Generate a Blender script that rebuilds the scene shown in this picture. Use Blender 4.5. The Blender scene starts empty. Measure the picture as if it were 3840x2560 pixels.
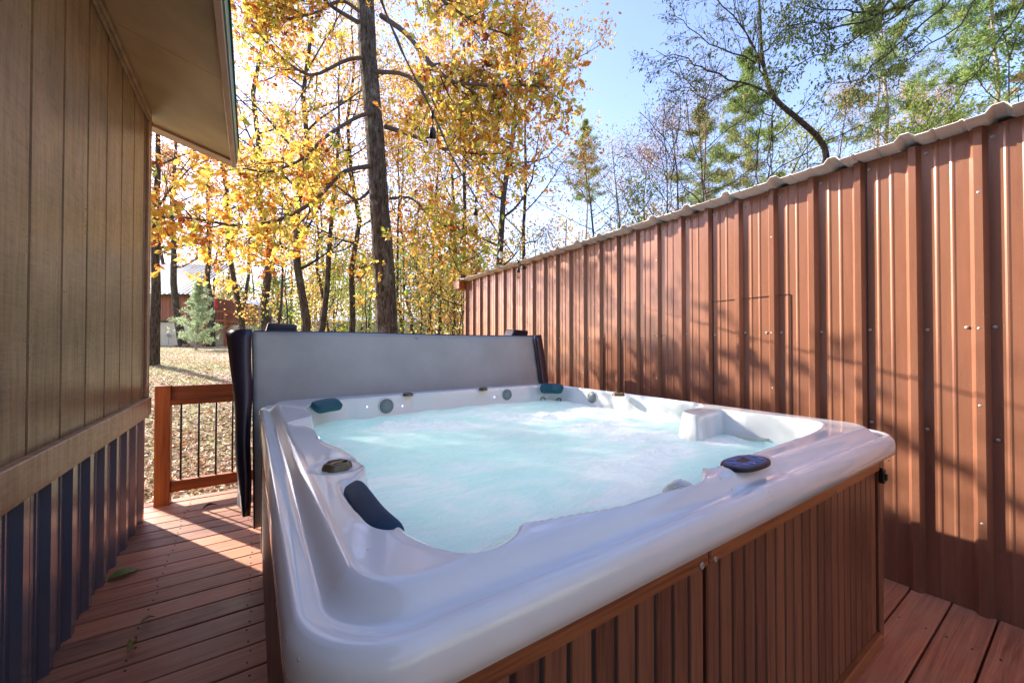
import bpy, math, random
import numpy as np
from mathutils import Vector, Matrix, Euler
R=math.radians
SC=bpy.context.scene
COL=SC.collection
# ------------------------------------------------------------------ camera, sky, sun, exposure
FPX=1470.6; YAW=R(33.57); PITCH=R(.665); H=1.305
cam=bpy.data.cameras.new('camera'); camo=bpy.data.objects.new('camera',cam); COL.objects.link(camo)
cam.sensor_width=36; cam.lens=36*FPX/3840; cam.clip_start=.02; cam.clip_end=3000
camo.location=(0,0,H); camo.rotation_euler=(R(90)+PITCH,0,-YAW); SC.camera=camo
SUN_EL=R(25.5); SUN_AZ=math.atan2(-.49,.872)      # from +Y towards -X
W=bpy.data.worlds.new("World"); SC.world=W; W.use_nodes=True
wn=W.node_tree.nodes; wn.clear()
sky=wn.new('ShaderNodeTexSky'); sky.sky_type='NISHITA'; sky.sun_disc=False
sky.sun_elevation=SUN_EL; sky.sun_rotation=SUN_AZ; sky.air_density=1.0; sky.dust_density=.6; sky.ozone_density=2.0
bg=wn.new('ShaderNodeBackground'); bg.inputs[1].default_value=.135
wo=wn.new('ShaderNodeOutputWorld'); hs=wn.new('ShaderNodeHueSaturation'); hs.inputs['Saturation'].default_value=1.02; tint=wn.new('ShaderNodeMixRGB'); tint.blend_type='MULTIPLY'; tint.inputs[0].default_value=1; tint.inputs[2].default_value=(1.10,.93,1.02,1)
W.node_tree.links.new(sky.outputs[0],hs.inputs['Color']); W.node_tree.links.new(hs.outputs[0],tint.inputs[1]); W.node_tree.links.new(tint.outputs[0],bg.inputs[0]); W.node_tree.links.new(bg.outputs[0],wo.inputs[0])
sl=bpy.data.lights.new('sun','SUN'); sl.energy=3.9; sl.angle=R(.6); sl.color=(1,.92,.8)
so=bpy.data.objects.new('sun',sl); COL.objects.link(so)
sdir=Vector((math.sin(SUN_AZ)*math.cos(SUN_EL),math.cos(SUN_AZ)*math.cos(SUN_EL),math.sin(SUN_EL)))
so.rotation_euler=sdir.to_track_quat('Z','Y').to_euler()
so.location=(-5,5,9)
SC.view_settings.view_transform='Standard'; SC.view_settings.look='None'; SC.view_settings.gamma=1; SC.view_settings.exposure=2.05
SC.cycles.max_bounces=8; SC.cycles.diffuse_bounces=4; SC.cycles.glossy_bounces=4; SC.cycles.transmission_bounces=6; SC.cycles.transparent_max_bounces=8
# ------------------------------------------------------------------ photo pixel -> world
_F=np.array([math.sin(YAW)*math.cos(PITCH),math.cos(YAW)*math.cos(PITCH),math.sin(PITCH)])
_R=np.array([math.cos(YAW),-math.sin(YAW),0.]); _U=np.cross(_R,_F)
def ray(px,py): return _F+_R*(px-1920)/FPX-_U*(py-1280)/FPX
def P(px,py,t):
    v=ray(px,py)*t; return np.array([v[0],v[1],v[2]+H])
def PZ(px,py,z):
    d=ray(px,py); return P(px,py,(z-H)/d[2])
def PX(px,py,X):
    d=ray(px,py); return P(px,py,X/d[0])
def PY(px,py,Y):
    d=ray(px,py); return P(px,py,Y/d[1])
# ------------------------------------------------------------------ materials
def mat(name): 
    m=bpy.data.materials.new(name); m.use_nodes=True; nt=m.node_tree
    return m,nt,nt.nodes['Principled BSDF']
def N(nt,t,**k):
    n=nt.nodes.new('ShaderNode'+t)
    for a,b in k.items():
        if a.startswith('i_'):
            key=a[2:]; key=int(key) if key.isdigit() else key.replace('_',' ')
            n.inputs[key].default_value=b
        else: setattr(n,a,b)
    return n
def ramp(nt,stops,interp='LINEAR'):
    n=nt.nodes.new('ShaderNodeValToRGB'); e=n.color_ramp.elements; n.color_ramp.interpolation=interp
    while len(e)<len(stops): e.new(.5)
    for el,(p,c) in zip(e,stops): el.position=p; el.color=(*c,1) if len(c)==3 else c
    return n
def coords(nt,scale=(1,1,1),rot=(0,0,0),kind='Object'):
    tc=N(nt,'TexCoord'); mp=N(nt,'Mapping'); mp.inputs['Scale'].default_value=scale; mp.inputs['Rotation'].default_value=rot
    nt.links.new(tc.outputs[kind],mp.inputs[0]); return mp.outputs[0]
def noise(nt,vec,scale=5,detail=4,rough=.6,dist=0):
    n=N(nt,'TexNoise'); n.inputs['Scale'].default_value=scale; n.inputs['Detail'].default_value=detail
    n.inputs['Roughness'].default_value=rough; n.inputs['Distortion'].default_value=dist
    nt.links.new(vec,n.inputs['Vector']); return n.outputs[0]
def bump(nt,b,h,strength=.3,dist=.01):
    n=N(nt,'Bump'); n.inputs['Strength'].default_value=strength; n.inputs['Distance'].default_value=dist
    nt.links.new(h,n.inputs['Height']); nt.links.new(n.outputs[0],b.inputs['Normal']); return n
def simple(name,c,rough=.5,metal=0,spec=.5,var=0,scale=8,bmp=0,bscale=60,coat=0,stretch=(1,1,1)):
    m,nt,b=mat(name); b.inputs['Roughness'].default_value=rough; b.inputs['Metallic'].default_value=metal
    b.inputs['Specular IOR Level'].default_value=spec; b.inputs['Base Color'].default_value=(*c,1)
    if coat: b.inputs['Coat Weight'].default_value=coat; b.inputs['Coat Roughness'].default_value=.08
    v=coords(nt,stretch)
    if var:
        r=ramp(nt,[(.3,tuple(x*(1-var) for x in c)),(.7,tuple(min(1,x*(1+var)) for x in c))])
        nt.links.new(noise(nt,v,scale),r.inputs[0]); nt.links.new(r.outputs[0],b.inputs['Base Color'])
    if bmp: bump(nt,b,noise(nt,v,bscale,5),bmp,.004)
    return m
def wood(name,dark,light,axis='X',rough=.5,spec=.4,grain=1.0,attr=True,knots=True,bmp=.25,weather=None):
    m,nt,b=mat(name)
    s={'X':(1.2,22,22),'Y':(22,1.2,22),'Z':(22,22,1.2)}[axis]
    v=coords(nt,s); n1=noise(nt,v,2.2*grain,6,.65,.6)
    v2=coords(nt,{'X':(.5,60,60),'Y':(60,.5,60),'Z':(60,60,.5)}[axis]); n2=noise(nt,v2,2.0,3,.6)
    mx=N(nt,'Math',operation='ADD'); nt.links.new(n1,mx.inputs[0])
    sc=N(nt,'Math',operation='MULTIPLY_ADD'); sc.inputs[1].default_value=.45; sc.inputs[2].default_value=-.22; nt.links.new(n2,sc.inputs[0]); nt.links.new(sc.outputs[0],mx.inputs[1])
    out=mx.outputs[0]
    if attr:
        a=N(nt,'Attribute',attribute_name='var'); am=N(nt,'Math',operation='MULTIPLY_ADD'); am.inputs[1].default_value=.34; am.inputs[2].default_value=-.17
        nt.links.new(a.outputs['Fac'],am.inputs[0]); ad=N(nt,'Math',operation='ADD'); nt.links.new(out,ad.inputs[0]); nt.links.new(am.outputs[0],ad.inputs[1]); out=ad.outputs[0]
    mid=tuple((p+q)/2 for p,q in zip(dark,light))
    r=ramp(nt,[(.25,dark),(.5,mid),(.78,light)]); nt.links.new(out,r.inputs[0]); col=r.outputs[0]
    if knots:
        vk=coords(nt,{'X':(1.1,5,5),'Y':(5,1.1,5),'Z':(5,5,1.1)}[axis]); vo=N(nt,'TexVoronoi'); vo.inputs['Scale'].default_value=1.0; nt.links.new(vk,vo.inputs[0])
        kr=ramp(nt,[(.03,(.2,.2,.2)),(.09,(1,1,1))]); nt.links.new(vo.outputs[0],kr.inputs[0])
        mk_=N(nt,'MixRGB',blend_type='MULTIPLY'); mk_.inputs[0].default_value=1; nt.links.new(col,mk_.inputs[1]); nt.links.new(kr.outputs[0],mk_.inputs[2]); col=mk_.outputs[0]
    if weather:
        vw=coords(nt,(1,1,1)); nw=noise(nt,vw,1.6,5,.7); wr=ramp(nt,[(.45,(0,0,0)),(.7,(1,1,1))]); nt.links.new(nw,wr.inputs[0])
        mw=N(nt,'MixRGB'); nt.links.new(wr.outputs[0],mw.inputs[0]); nt.links.new(col,mw.inputs[1]); mw.inputs[2].default_value=(*weather,1)
        sc2=N(nt,'Math',operation='MULTIPLY'); sc2.inputs[1].default_value=.5; nt.links.new(wr.outputs[0],sc2.inputs[0]); nt.links.new(sc2.outputs[0],mw.inputs[0]); col=mw.outputs[0]
    nt.links.new(col,b.inputs['Base Color']); b.inputs['Roughness'].default_value=rough; b.inputs['Specular IOR Level'].default_value=spec
    bump(nt,b,out,bmp,.004)
    return m
M={}
# rough-sawn painted siding
def siding_mat(name,c1,c2):
    m,nt,b=mat(name)
    v=coords(nt,(3,4,40),(R(7),0,0)); n1=noise(nt,v,1.6,5,.7,1.2)        # saw marks
    v2=coords(nt,(18,18,1.2)); n2=noise(nt,v2,1.5,6,.75,.8)
    v3=coords(nt,(1,1,1)); n3=noise(nt,v3,3.5,4,.6)
    mx=N(nt,'MixRGB'); mx.inputs[0].default_value=.68; nt.links.new(n1,mx.inputs[1]); nt.links.new(n2,mx.inputs[2])
    r=ramp(nt,[(.34,tuple(x*.55 for x in c1)),(.46,c1),(.66,c2)]); nt.links.new(mx.outputs[0],r.inputs[0])
    m3=N(nt,'MixRGB',blend_type='OVERLAY'); m3.inputs[0].default_value=.45; nt.links.new(r.outputs[0],m3.inputs[1]); nt.links.new(n3,m3.inputs[2])
    nt.links.new(m3.outputs[0],b.inputs['Base Color'])
    rr=ramp(nt,[(.3,(.46,)*3),(.7,(.22,)*3)]); nt.links.new(mx.outputs[0],rr.inputs[0]); nt.links.new(rr.outputs[0],b.inputs['Roughness'])
    b.inputs['Specular IOR Level'].default_value=.55
    bump(nt,b,mx.outputs[0],.35,.005); return m
M['siding']=siding_mat('siding_paint',(.20,.122,.060),(.32,.205,.105))
M['trim']=siding_mat('trim_paint',(.30,.165,.09),(.46,.28,.17))
M['soffit']=simple('soffit_paint',(.36,.26,.14),.5,var=.22,scale=2.5,bmp=.15,bscale=30)
M['fascia']=simple('fascia_paint',(.36,.235,.17),.5,var=.1,scale=5)
M['green']=simple('green_metal',(.005,.13,.085),.35,metal=.1,var=.15,scale=2)
M['skirt']=simple('skirt_metal',(.19,.20,.23),.24,metal=.55,spec=.7,var=.12,scale=2,bmp=.05,bscale=12)
M['roofgreen']=M['green']
def shed_mat():
    m,nt,b=mat('brown_metal'); v=coords(nt,(1,5,.5)); r=ramp(nt,[(.25,(.195,.080,.044)),(.5,(.255,.108,.062)),(.75,(.30,.132,.078))]); nt.links.new(noise(nt,v,2.2,5,.7),r.inputs[0])
    vs=coords(nt,(1,14,14)); sp=noise(nt,vs,9,2,.5); sr=ramp(nt,[(.70,(0,0,0)),(.74,(.5,.5,.5))]); nt.links.new(sp,sr.inputs[0])
    mx=N(nt,'MixRGB'); nt.links.new(sr.outputs[0],mx.inputs[0]); nt.links.new(r.outputs[0],mx.inputs[1]); mx.inputs[2].default_value=(.42,.26,.19,1)
    nt.links.new(mx.outputs[0],b.inputs['Base Color']); b.inputs['Roughness'].default_value=.25; b.inputs['Metallic'].default_value=.2; b.inputs['Specular IOR Level'].default_value=.65
    bump(nt,b,noise(nt,coords(nt,(1,1,.6)),4,2,.5),.12,.02)
    return m
M['shed']=shed_mat()
M['capmetal']=simple('roof_sheet',(.80,.79,.72),.45,metal=.0,var=.15,scale=6)
M['dark']=simple('dark_void',(.02,.02,.02),.8)
M['screw']=simple('screw_metal',(.42,.37,.33),.4,metal=.6)
M['deck']=wood('deck_stain',(.16,.047,.024),(.56,.20,.095),'X',.5,.45,weather=(.46,.275,.165),bmp=.35)
M['rail']=wood('rail_stain',(.17,.035,.008),(.42,.12,.028),'X',.45,.4,bmp=.2)
M['railz']=wood('post_stain',(.17,.035,.008),(.42,.12,.028),'Z',.45,.4,bmp=.2)
M['spaw']=wood('cabinet_slat',(.10,.036,.018),(.29,.112,.052),'Z',.38,.5,grain=1.6,knots=False,bmp=.3)
M['spawx']=wood('cabinet_rail',(.15,.042,.014),(.42,.15,.05),'X',.36,.5,grain=1.3,knots=False,bmp=.3)
M['blackplastic']=simple('black_plastic',(.012,.012,.013),.4)
def shell_mat():
    m,nt,b=mat('acrylic_shell'); b.inputs['Base Color'].default_value=(.80,.80,.83,1)
    v=coords(nt); r=ramp(nt,[(.3,(.75,.765,.72)),(.7,(.82,.83,.78))]); nt.links.new(noise(nt,v,2,4,.6,1.5),r.inputs[0]); nt.links.new(r.outputs[0],b.inputs['Base Color'])
    b.inputs['Roughness'].default_value=.16; b.inputs['Coat Weight'].default_value=.6; b.inputs['Coat Roughness'].default_value=.05
    vo=N(nt,'TexVoronoi'); vo.inputs['Scale'].default_value=70; nt.links.new(v,vo.inputs[0])        # water droplets
    dr=ramp(nt,[(.0,(1,1,1)),(.16,(.6,.6,.6)),(.24,(0,0,0))]); nt.links.new(vo.outputs['Distance'],dr.inputs[0])
    mk=ramp(nt,[(.56,(0,0,0)),(.66,(1,1,1))]); nt.links.new(noise(nt,v,3.2,4,.7),mk.inputs[0])
    sel=N(nt,'SeparateColor'); nt.links.new(vo.outputs['Color'],sel.inputs[0]); gt=N(nt,'Math',operation='GREATER_THAN'); gt.inputs[1].default_value=.55; nt.links.new(sel.outputs[0],gt.inputs[0])
    m1=N(nt,'Math',operation='MULTIPLY'); nt.links.new(dr.outputs[0],m1.inputs[0]); nt.links.new(mk.outputs[0],m1.inputs[1])
    m2=N(nt,'Math',operation='MULTIPLY'); nt.links.new(m1.outputs[0],m2.inputs[0]); nt.links.new(gt.outputs[0],m2.inputs[1])
    bump(nt,b,m2.outputs[0],1.0,.005)
    return m
M['shell']=shell_mat()
M['cover']=simple('grey_vinyl',(.46,.475,.43),.5,var=.12,scale=2.2,bmp=.35,bscale=7)
M['navy']=simple('dark_vinyl',(.018,.014,.035),.28,spec=.7,var=.3,scale=5,bmp=.2,bscale=14)
M['pillow']=simple('pillow_foam',(.014,.05,.09),.6,spec=.25,var=.15,scale=20,bmp=.15,bscale=120)
M['teal']=simple('teal_pillow_foam',(.02,.10,.12),.5,spec=.3,var=.15,scale=20,bmp=.15,bscale=120)
M['bronze']=simple('bronze_plastic',(.13,.105,.05),.3,metal=.3,var=.2,scale=30)
M['speaker']=simple('speaker_grille',(.20,.24,.23),.45,var=.1)
def water_mat():
    m,nt,b=mat('aerated_water'); v=coords(nt,(1,1,1),(0,0,R(28)))
    v2=coords(nt,(.8,2.0,1),(0,0,R(35)))
    a=noise(nt,v2,4.0,12,.70,1.3); bb=noise(nt,v,1.3,4,.5,.6)
    mx=N(nt,'MixRGB'); mx.inputs[0].default_value=.5; nt.links.new(a,mx.inputs[1]); nt.links.new(bb,mx.inputs[2])
    at=N(nt,'Attribute',attribute_name='foam'); ad=N(nt,'Math',operation='MULTIPLY_ADD'); ad.inputs[1].default_value=.42; nt.links.new(at.outputs['Fac'],ad.inputs[0]); nt.links.new(mx.outputs[0],ad.inputs[2])
    r=ramp(nt,[(.36,(.60,.92,.88)),(.47,(.71,.95,.91)),(.55,(.84,.97,.95)),(.62,(1,1,1))]); nt.links.new(ad.outputs[0],r.inputs[0])
    nt.links.new(r.outputs[0],b.inputs['Base Color'])
    b.inputs['Roughness'].default_value=.14; b.inputs['Specular IOR Level'].default_value=.4
    tl=N(nt,'BsdfTranslucent'); nt.links.new(r.outputs[0],tl.inputs[0]); ms=N(nt,'MixShader'); ms.inputs[0].default_value=.35      # translucent, so the added fill light below brightens the water
    nt.links.new(b.outputs[0],ms.inputs[1]); nt.links.new(tl.outputs[0],ms.inputs[2]); nt.links.new(ms.outputs[0],nt.nodes['Material Output'].inputs[0])
    fine=noise(nt,coords(nt,(1,1.8,1),(0,0,R(30))),45,6,.75,.3); mid=noise(nt,v2,9,6,.6,.8)
    f2=N(nt,'Math',operation='MULTIPLY_ADD'); f2.inputs[1].default_value=.22; nt.links.new(fine,f2.inputs[0]); nt.links.new(mid,f2.inputs[2])
    bump(nt,b,f2.outputs[0],.75,.016)
    return m
M['water']=water_mat()
def bark_mat(name,c1,c2,lich=(.35,.36,.30),la=.5,sx=1):
    m,nt,b=mat(name); v=coords(nt,(16*sx,16*sx,3.0*sx)); n1=noise(nt,v,1.6,6,.75,.7)
    r=ramp(nt,[(.38,tuple(x*.35 for x in c1)),(.48,c1),(.66,c2)]); nt.links.new(n1,r.inputs[0])
    n2=noise(nt,coords(nt,(1,1,.6)),3.5*sx,5,.8); lr=ramp(nt,[(.55,(0,0,0)),(.66,(la,la,la))]); nt.links.new(n2,lr.inputs[0])
    mx=N(nt,'MixRGB'); nt.links.new(lr.outputs[0],mx.inputs[0]); nt.links.new(r.outputs[0],mx.inputs[1]); mx.inputs[2].default_value=(*lich,1)
    nt.links.new(mx.outputs[0],b.inputs['Base Color']); b.inputs['Roughness'].default_value=.95; b.inputs['Specular IOR Level'].default_value=.15
    bump(nt,b,n1,1.0,.05); return m
M['bark']=bark_mat('hickory_bark',(.085,.065,.05),(.21,.175,.14))
M['bark2']=bark_mat('oak_bark',(.07,.052,.04),(.16,.125,.10),(.22,.25,.12),.6)
M['pinebark']=bark_mat('pine_bark',(.30,.24,.19),(.52,.46,.40),(.5,.46,.4),.5)
M['twig']=simple('twig_bark',(.10,.075,.065),.9,spec=.2,var=.3)
def leaf_mat(name,stops,trans=.5,rough=.5):
    m,nt,b=mat(name); a=N(nt,'Attribute',attribute_name='lc'); r=ramp(nt,stops); nt.links.new(a.outputs['Fac'],r.inputs[0])
    nn=noise(nt,coords(nt),16,3,.6); mr=ramp(nt,[(.35,(.7,.62,.55)),(.6,(1.05,1.05,1.0))]); nt.links.new(nn,mr.inputs[0])
    mx=N(nt,'MixRGB',blend_type='MULTIPLY'); mx.inputs[0].default_value=1; nt.links.new(r.outputs[0],mx.inputs[1]); nt.links.new(mr.outputs[0],mx.inputs[2])
    nt.links.new(mx.outputs[0],b.inputs['Base Color']); b.inputs['Roughness'].default_value=rough; b.inputs['Specular IOR Level'].default_value=.3
    tr=N(nt,'BsdfTranslucent'); nt.links.new(mx.outputs[0],tr.inputs[0]); ms=N(nt,'MixShader'); ms.inputs[0].default_value=trans
    o=nt.nodes['Material Output']; nt.links.new(b.outputs[0],ms.inputs[1]); nt.links.new(tr.outputs[0],ms.inputs[2]); nt.links.new(ms.outputs[0],o.inputs[0]); return m
M['hick']=leaf_mat('hickory_leaf',[(0,(.20,.05,.02)),(.12,(.45,.13,.03)),(.27,(.70,.30,.06)),(.45,(.78,.52,.09)),(.62,(.80,.62,.14)),(.8,(.58,.56,.11)),(1,(.28,.38,.06))],.55)
M['gold']=leaf_mat('golden_leaf',[(0,(.30,.10,.03)),(.2,(.62,.27,.07)),(.5,(.78,.50,.13)),(.8,(.80,.62,.20)),(1,(.45,.45,.12))],.55)
M['rust']=leaf_mat('rust_leaf',[(0,(.16,.05,.03)),(.4,(.42,.17,.06)),(.7,(.62,.32,.12)),(1,(.66,.46,.20))],.5)
M['green_l']=leaf_mat('green_leaf',[(0,(.07,.14,.02)),(.5,(.16,.30,.035)),(.85,(.34,.44,.06)),(1,(.50,.45,.08))],.5)
M['olive']=leaf_mat('olive_leaf',[(0,(.05,.07,.03)),(.5,(.12,.18,.04)),(.85,(.26,.32,.07)),(1,(.40,.20,.07))],.45)
M['needle']=leaf_mat('pine_needle',[(0,(.12,.20,.08)),(.5,(.26,.38,.13)),(.85,(.45,.52,.18)),(1,(.58,.48,.18))],.45)
M['needle2']=leaf_mat('pale_pine_needle',[(0,(.34,.46,.30)),(.6,(.54,.68,.46)),(1,(.70,.80,.58))],.5)
M['pinkish']=leaf_mat('faded_leaf',[(0,(.22,.10,.07)),(.5,(.45,.26,.17)),(.8,(.42,.36,.14)),(1,(.25,.33,.08))],.45)
M['litter']=leaf_mat('leaf_litter',[(0,(.40,.24,.14)),(.3,(.60,.44,.30)),(.6,(.74,.60,.46)),(.9,(.82,.72,.60)),(1,(.68,.26,.08))],.15,.7)
# ------------------------------------------------------------------ mesh helpers
def setp(o,label=None,cat=None,group=None,kind=None):
    if label: o['label']=label
    if cat: o['category']=cat
    if group: o['group']=group
    if kind: o['kind']=kind
    return o
def empty(name,loc,label,cat,group=None):
    o=bpy.data.objects.new(name,None); COL.objects.link(o); o.location=loc; o.empty_display_size=.1
    return setp(o,label,cat,group)
def link(name,me,m,parent=None,smooth=False):
    o=bpy.data.objects.new(name,me); COL.objects.link(o)
    if m is not None and not me.materials: me.materials.append(m)
    if parent is not None:
        o.parent=parent; o.location=-Vector(parent.matrix_basis.translation) if True else (0,0,0)
        if parent.parent is not None: o.location=(0,0,0) if False else -Vector(root_loc(parent))
    if smooth:
        me.polygons.foreach_set('use_smooth',[True]*len(me.polygons))
    return o
def root_loc(o):
    v=Vector((0,0,0))
    while o is not None: v+=o.location; o=o.parent
    return v
class MB:
    """collects vertices and faces in world coordinates"""
    def __init__(s): s.v=[]; s.f=[]; s.a=[]
    def add(s,vs,fs,a=.5):
        n=len(s.v); s.v+= [tuple(map(float,p)) for p in vs]; s.f+=[tuple(i+n for i in f) for f in fs]; s.a+=[a]*len(vs); return s
    def box(s,x0,x1,y0,y1,z0,z1,a=.5,bev=0):
        if bev<=0:
            vs=[(x,y,z) for z in (z0,z1) for y in (y0,y1) for x in (x0,x1)]
            return s.add(vs,[(0,2,3,1),(4,5,7,6),(0,1,5,4),(2,6,7,3),(0,4,6,2),(1,3,7,5)],a)
        b=min(bev,(x1-x0)*.45,(y1-y0)*.45,(z1-z0)*.45)
        vs=[];idx={}
        for ix,(xa,xb) in enumerate(((x0,x0+b),(x1,x1-b))):
            for iy,(ya,yb) in enumerate(((y0,y0+b),(y1,y1-b))):
                for iz,(za,zb) in enumerate(((z0,z0+b),(z1,z1-b))):
                    for k,p in enumerate(((xa,yb,zb),(xb,ya,zb),(xb,yb,za))): idx[ix,iy,iz,k]=len(vs); vs.append(p)
        fs=[]
        I=lambda *a:idx[a]
        for i in (0,1):
            fs.append([I(i,0,0,0),I(i,1,0,0),I(i,1,1,0),I(i,0,1,0)]); fs.append([I(0,i,0,1),I(1,i,0,1),I(1,i,1,1),I(0,i,1,1)]); fs.append([I(0,0,i,2),I(1,0,i,2),I(1,1,i,2),I(0,1,i,2)])
        for i in (0,1):
            for j in (0,1):
                fs.append([I(i,j,0,0),I(i,j,1,0),I(i,j,1,1),I(i,j,0,1)])
                fs.append([I(i,0,j,0),I(i,1,j,0),I(i,1,j,2),I(i,0,j,2)])
                fs.append([I(0,i,j,1),I(1,i,j,1),I(1,i,j,2),I(0,i,j,2)])
                for k in (0,1): fs.append([I(i,j,k,0),I(i,j,k,1),I(i,j,k,2)])
        c=Vector(((x0+x1)/2,(y0+y1)/2,(z0+z1)/2)); out=[]
        for f in fs:
            p=[Vector(vs[i]) for i in f]; n=(p[1]-p[0]).cross(p[2]-p[0]); m=sum(p,Vector())/len(p)
            out.append(tuple(f) if n.dot(m-c)>0 else tuple(reversed(f)))
        return s.add(vs,out,a)
    def tube(s,pts,rad,sides=8,cap=True,a=.5):
        V,F=tube_arrays([np.array(p,float) for p in pts],rad,sides,cap); return s.add(V,F,a)
    def cyl(s,c,axis,r,h,sides=20,r2=None,a=.5):
        c=np.array(c,float); ax=np.array(axis,float); ax/=np.linalg.norm(ax)
        return s.tube([c-ax*h/2,c+ax*h/2],[r,r if r2 is None else r2],sides,True,a)
    def lathe(s,c,axis,prof,sides=24,a=.5):
        """prof: list of (radius, height along axis)"""
        c=np.array(c,float); ax=np.array(axis,float); ax/=np.linalg.norm(ax)
        u=np.cross(ax,[0,0,1.]) if abs(ax[2])<.9 else np.cross(ax,[1.,0,0]); u/=np.linalg.norm(u); w=np.cross(ax,u)
        vs=[];fs=[]
        for r,h in prof:
            for k in range(sides):
                t=2*math.pi*k/sides; vs.append(c+ax*h+(u*math.cos(t)+w*math.sin(t))*r)
        for i in range(len(prof)-1):
            for k in range(sides):
                k2=(k+1)%sides; fs.append((i*sides+k,i*sides+k2,(i+1)*sides+k2,(i+1)*sides+k))
        fs.append(tuple(range(sides))[::-1]); fs.append(tuple((len(prof)-1)*sides+k for k in range(sides)))
        return s.add(vs,fs,a)
    def prism(s,prof,p0,d,a=.5):
        """closed profile of 3-d points swept along d"""
        n=len(prof); vs=[np.array(p,float)+np.array(p0,float) for p in prof]; vs+=[p+np.array(d,float) for p in vs]
        fs=[(i,(i+1)%n,n+(i+1)%n,n+i) for i in range(n)]+[tuple(range(n))[::-1],tuple(range(n,2*n))]
        return s.add(vs,fs,a)
    def build(s,name,m,parent=None,smooth=False,fixn=True):
        me=bpy.data.meshes.new(name); me.from_pydata(s.v,[],s.f)
        at=me.attributes.new('var','FLOAT','POINT'); at.data.foreach_set('value',s.a)
        if fixn:
            import bmesh; bm=bmesh.new(); bm.from_mesh(me); bmesh.ops.recalc_face_normals(bm,faces=bm.faces); bm.to_mesh(me); bm.free()
        me.update(); return link(name,me,m,parent,smooth)
def tube_arrays(pts,rad,sides=6,cap=False):
    pts=np.array(pts); n=len(pts); T=np.gradient(pts,axis=0) if n>1 else np.array([[0,0,1.]])
    T/=np.linalg.norm(T,axis=1,keepdims=True)+1e-9
    u=np.cross(T[0],[0,0,1.]); 
    if np.linalg.norm(u)<.1: u=np.cross(T[0],[1.,0,0])
    u/=np.linalg.norm(u); V=[]
    ang=np.arange(sides)*2*math.pi/sides; c,s_=np.cos(ang)[:,None],np.sin(ang)[:,None]
    for i in range(n):
        u=u-T[i]*np.dot(u,T[i]); u/=np.linalg.norm(u)+1e-9; w=np.cross(T[i],u)
        V.append(pts[i]+(c*u+s_*w)*rad[i])
    V=np.concatenate(V); F=[]
    for i in range(n-1):
        for k in range(sides):
            k2=(k+1)%sides; F.append((i*sides+k,i*sides+k2,(i+1)*sides+k2,(i+1)*sides+k))
    if cap: F.append(tuple(range(sides))[::-1]); F.append(tuple((n-1)*sides+k for k in range(sides)))
    return V,F
def grid_mesh(name,V,nu,nv,m,parent=None,closed_u=False,attr=None,smooth=True,mask=None):
    """V: (nv*nu,3) rows of nu"""
    iu=np.arange(nu if closed_u else nu-1); iv=np.arange(nv-1)
    A,B=np.meshgrid(iu,iv); A=A.ravel();B=B.ravel(); A2=(A+1)%nu
    q=np.stack([B*nu+A,B*nu+A2,(B+1)*nu+A2,(B+1)*nu+A],1)
    if mask is not None: q=q[mask[q].any(1)]
    return fast_mesh(name,V,q,m,parent,attr,smooth)
def fast_mesh(name,V,Q,m,parent=None,attr=None,smooth=False):
    me=bpy.data.meshes.new(name); V=np.asarray(V,np.float32)
    me.vertices.add(len(V)); me.vertices.foreach_set('co',V.ravel())
    Q=np.asarray(Q,np.int32); k=Q.shape[1]
    me.loops.add(Q.size); me.loops.foreach_set('vertex_index',Q.ravel())
    me.polygons.add(len(Q)); me.polygons.foreach_set('loop_start',np.arange(len(Q),dtype=np.int32)*k); me.polygons.foreach_set('loop_total',np.full(len(Q),k,np.int32))
    if attr:
        for nm,val in attr.items():
            at=me.attributes.new(nm,'FLOAT','POINT'); at.data.foreach_set('value',np.asarray(val,np.float32))
    me.update(); me.validate()
    me.polygons.foreach_set('use_smooth',np.full(len(me.polygons),bool(smooth)))
    return link(name,me,m,parent)
# ------------------------------------------------------------------ key dimensions
XH=-.675; YH=4.05; XF=2.978; DECKY=4.40
X0,X1,Y0,Y1=.035,2.40,.485,3.02; ZL=.955; ZA=.845; ZW=.825
TX0,TX1,TY0,TY1=.055,2.35,.555,2.93
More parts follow.
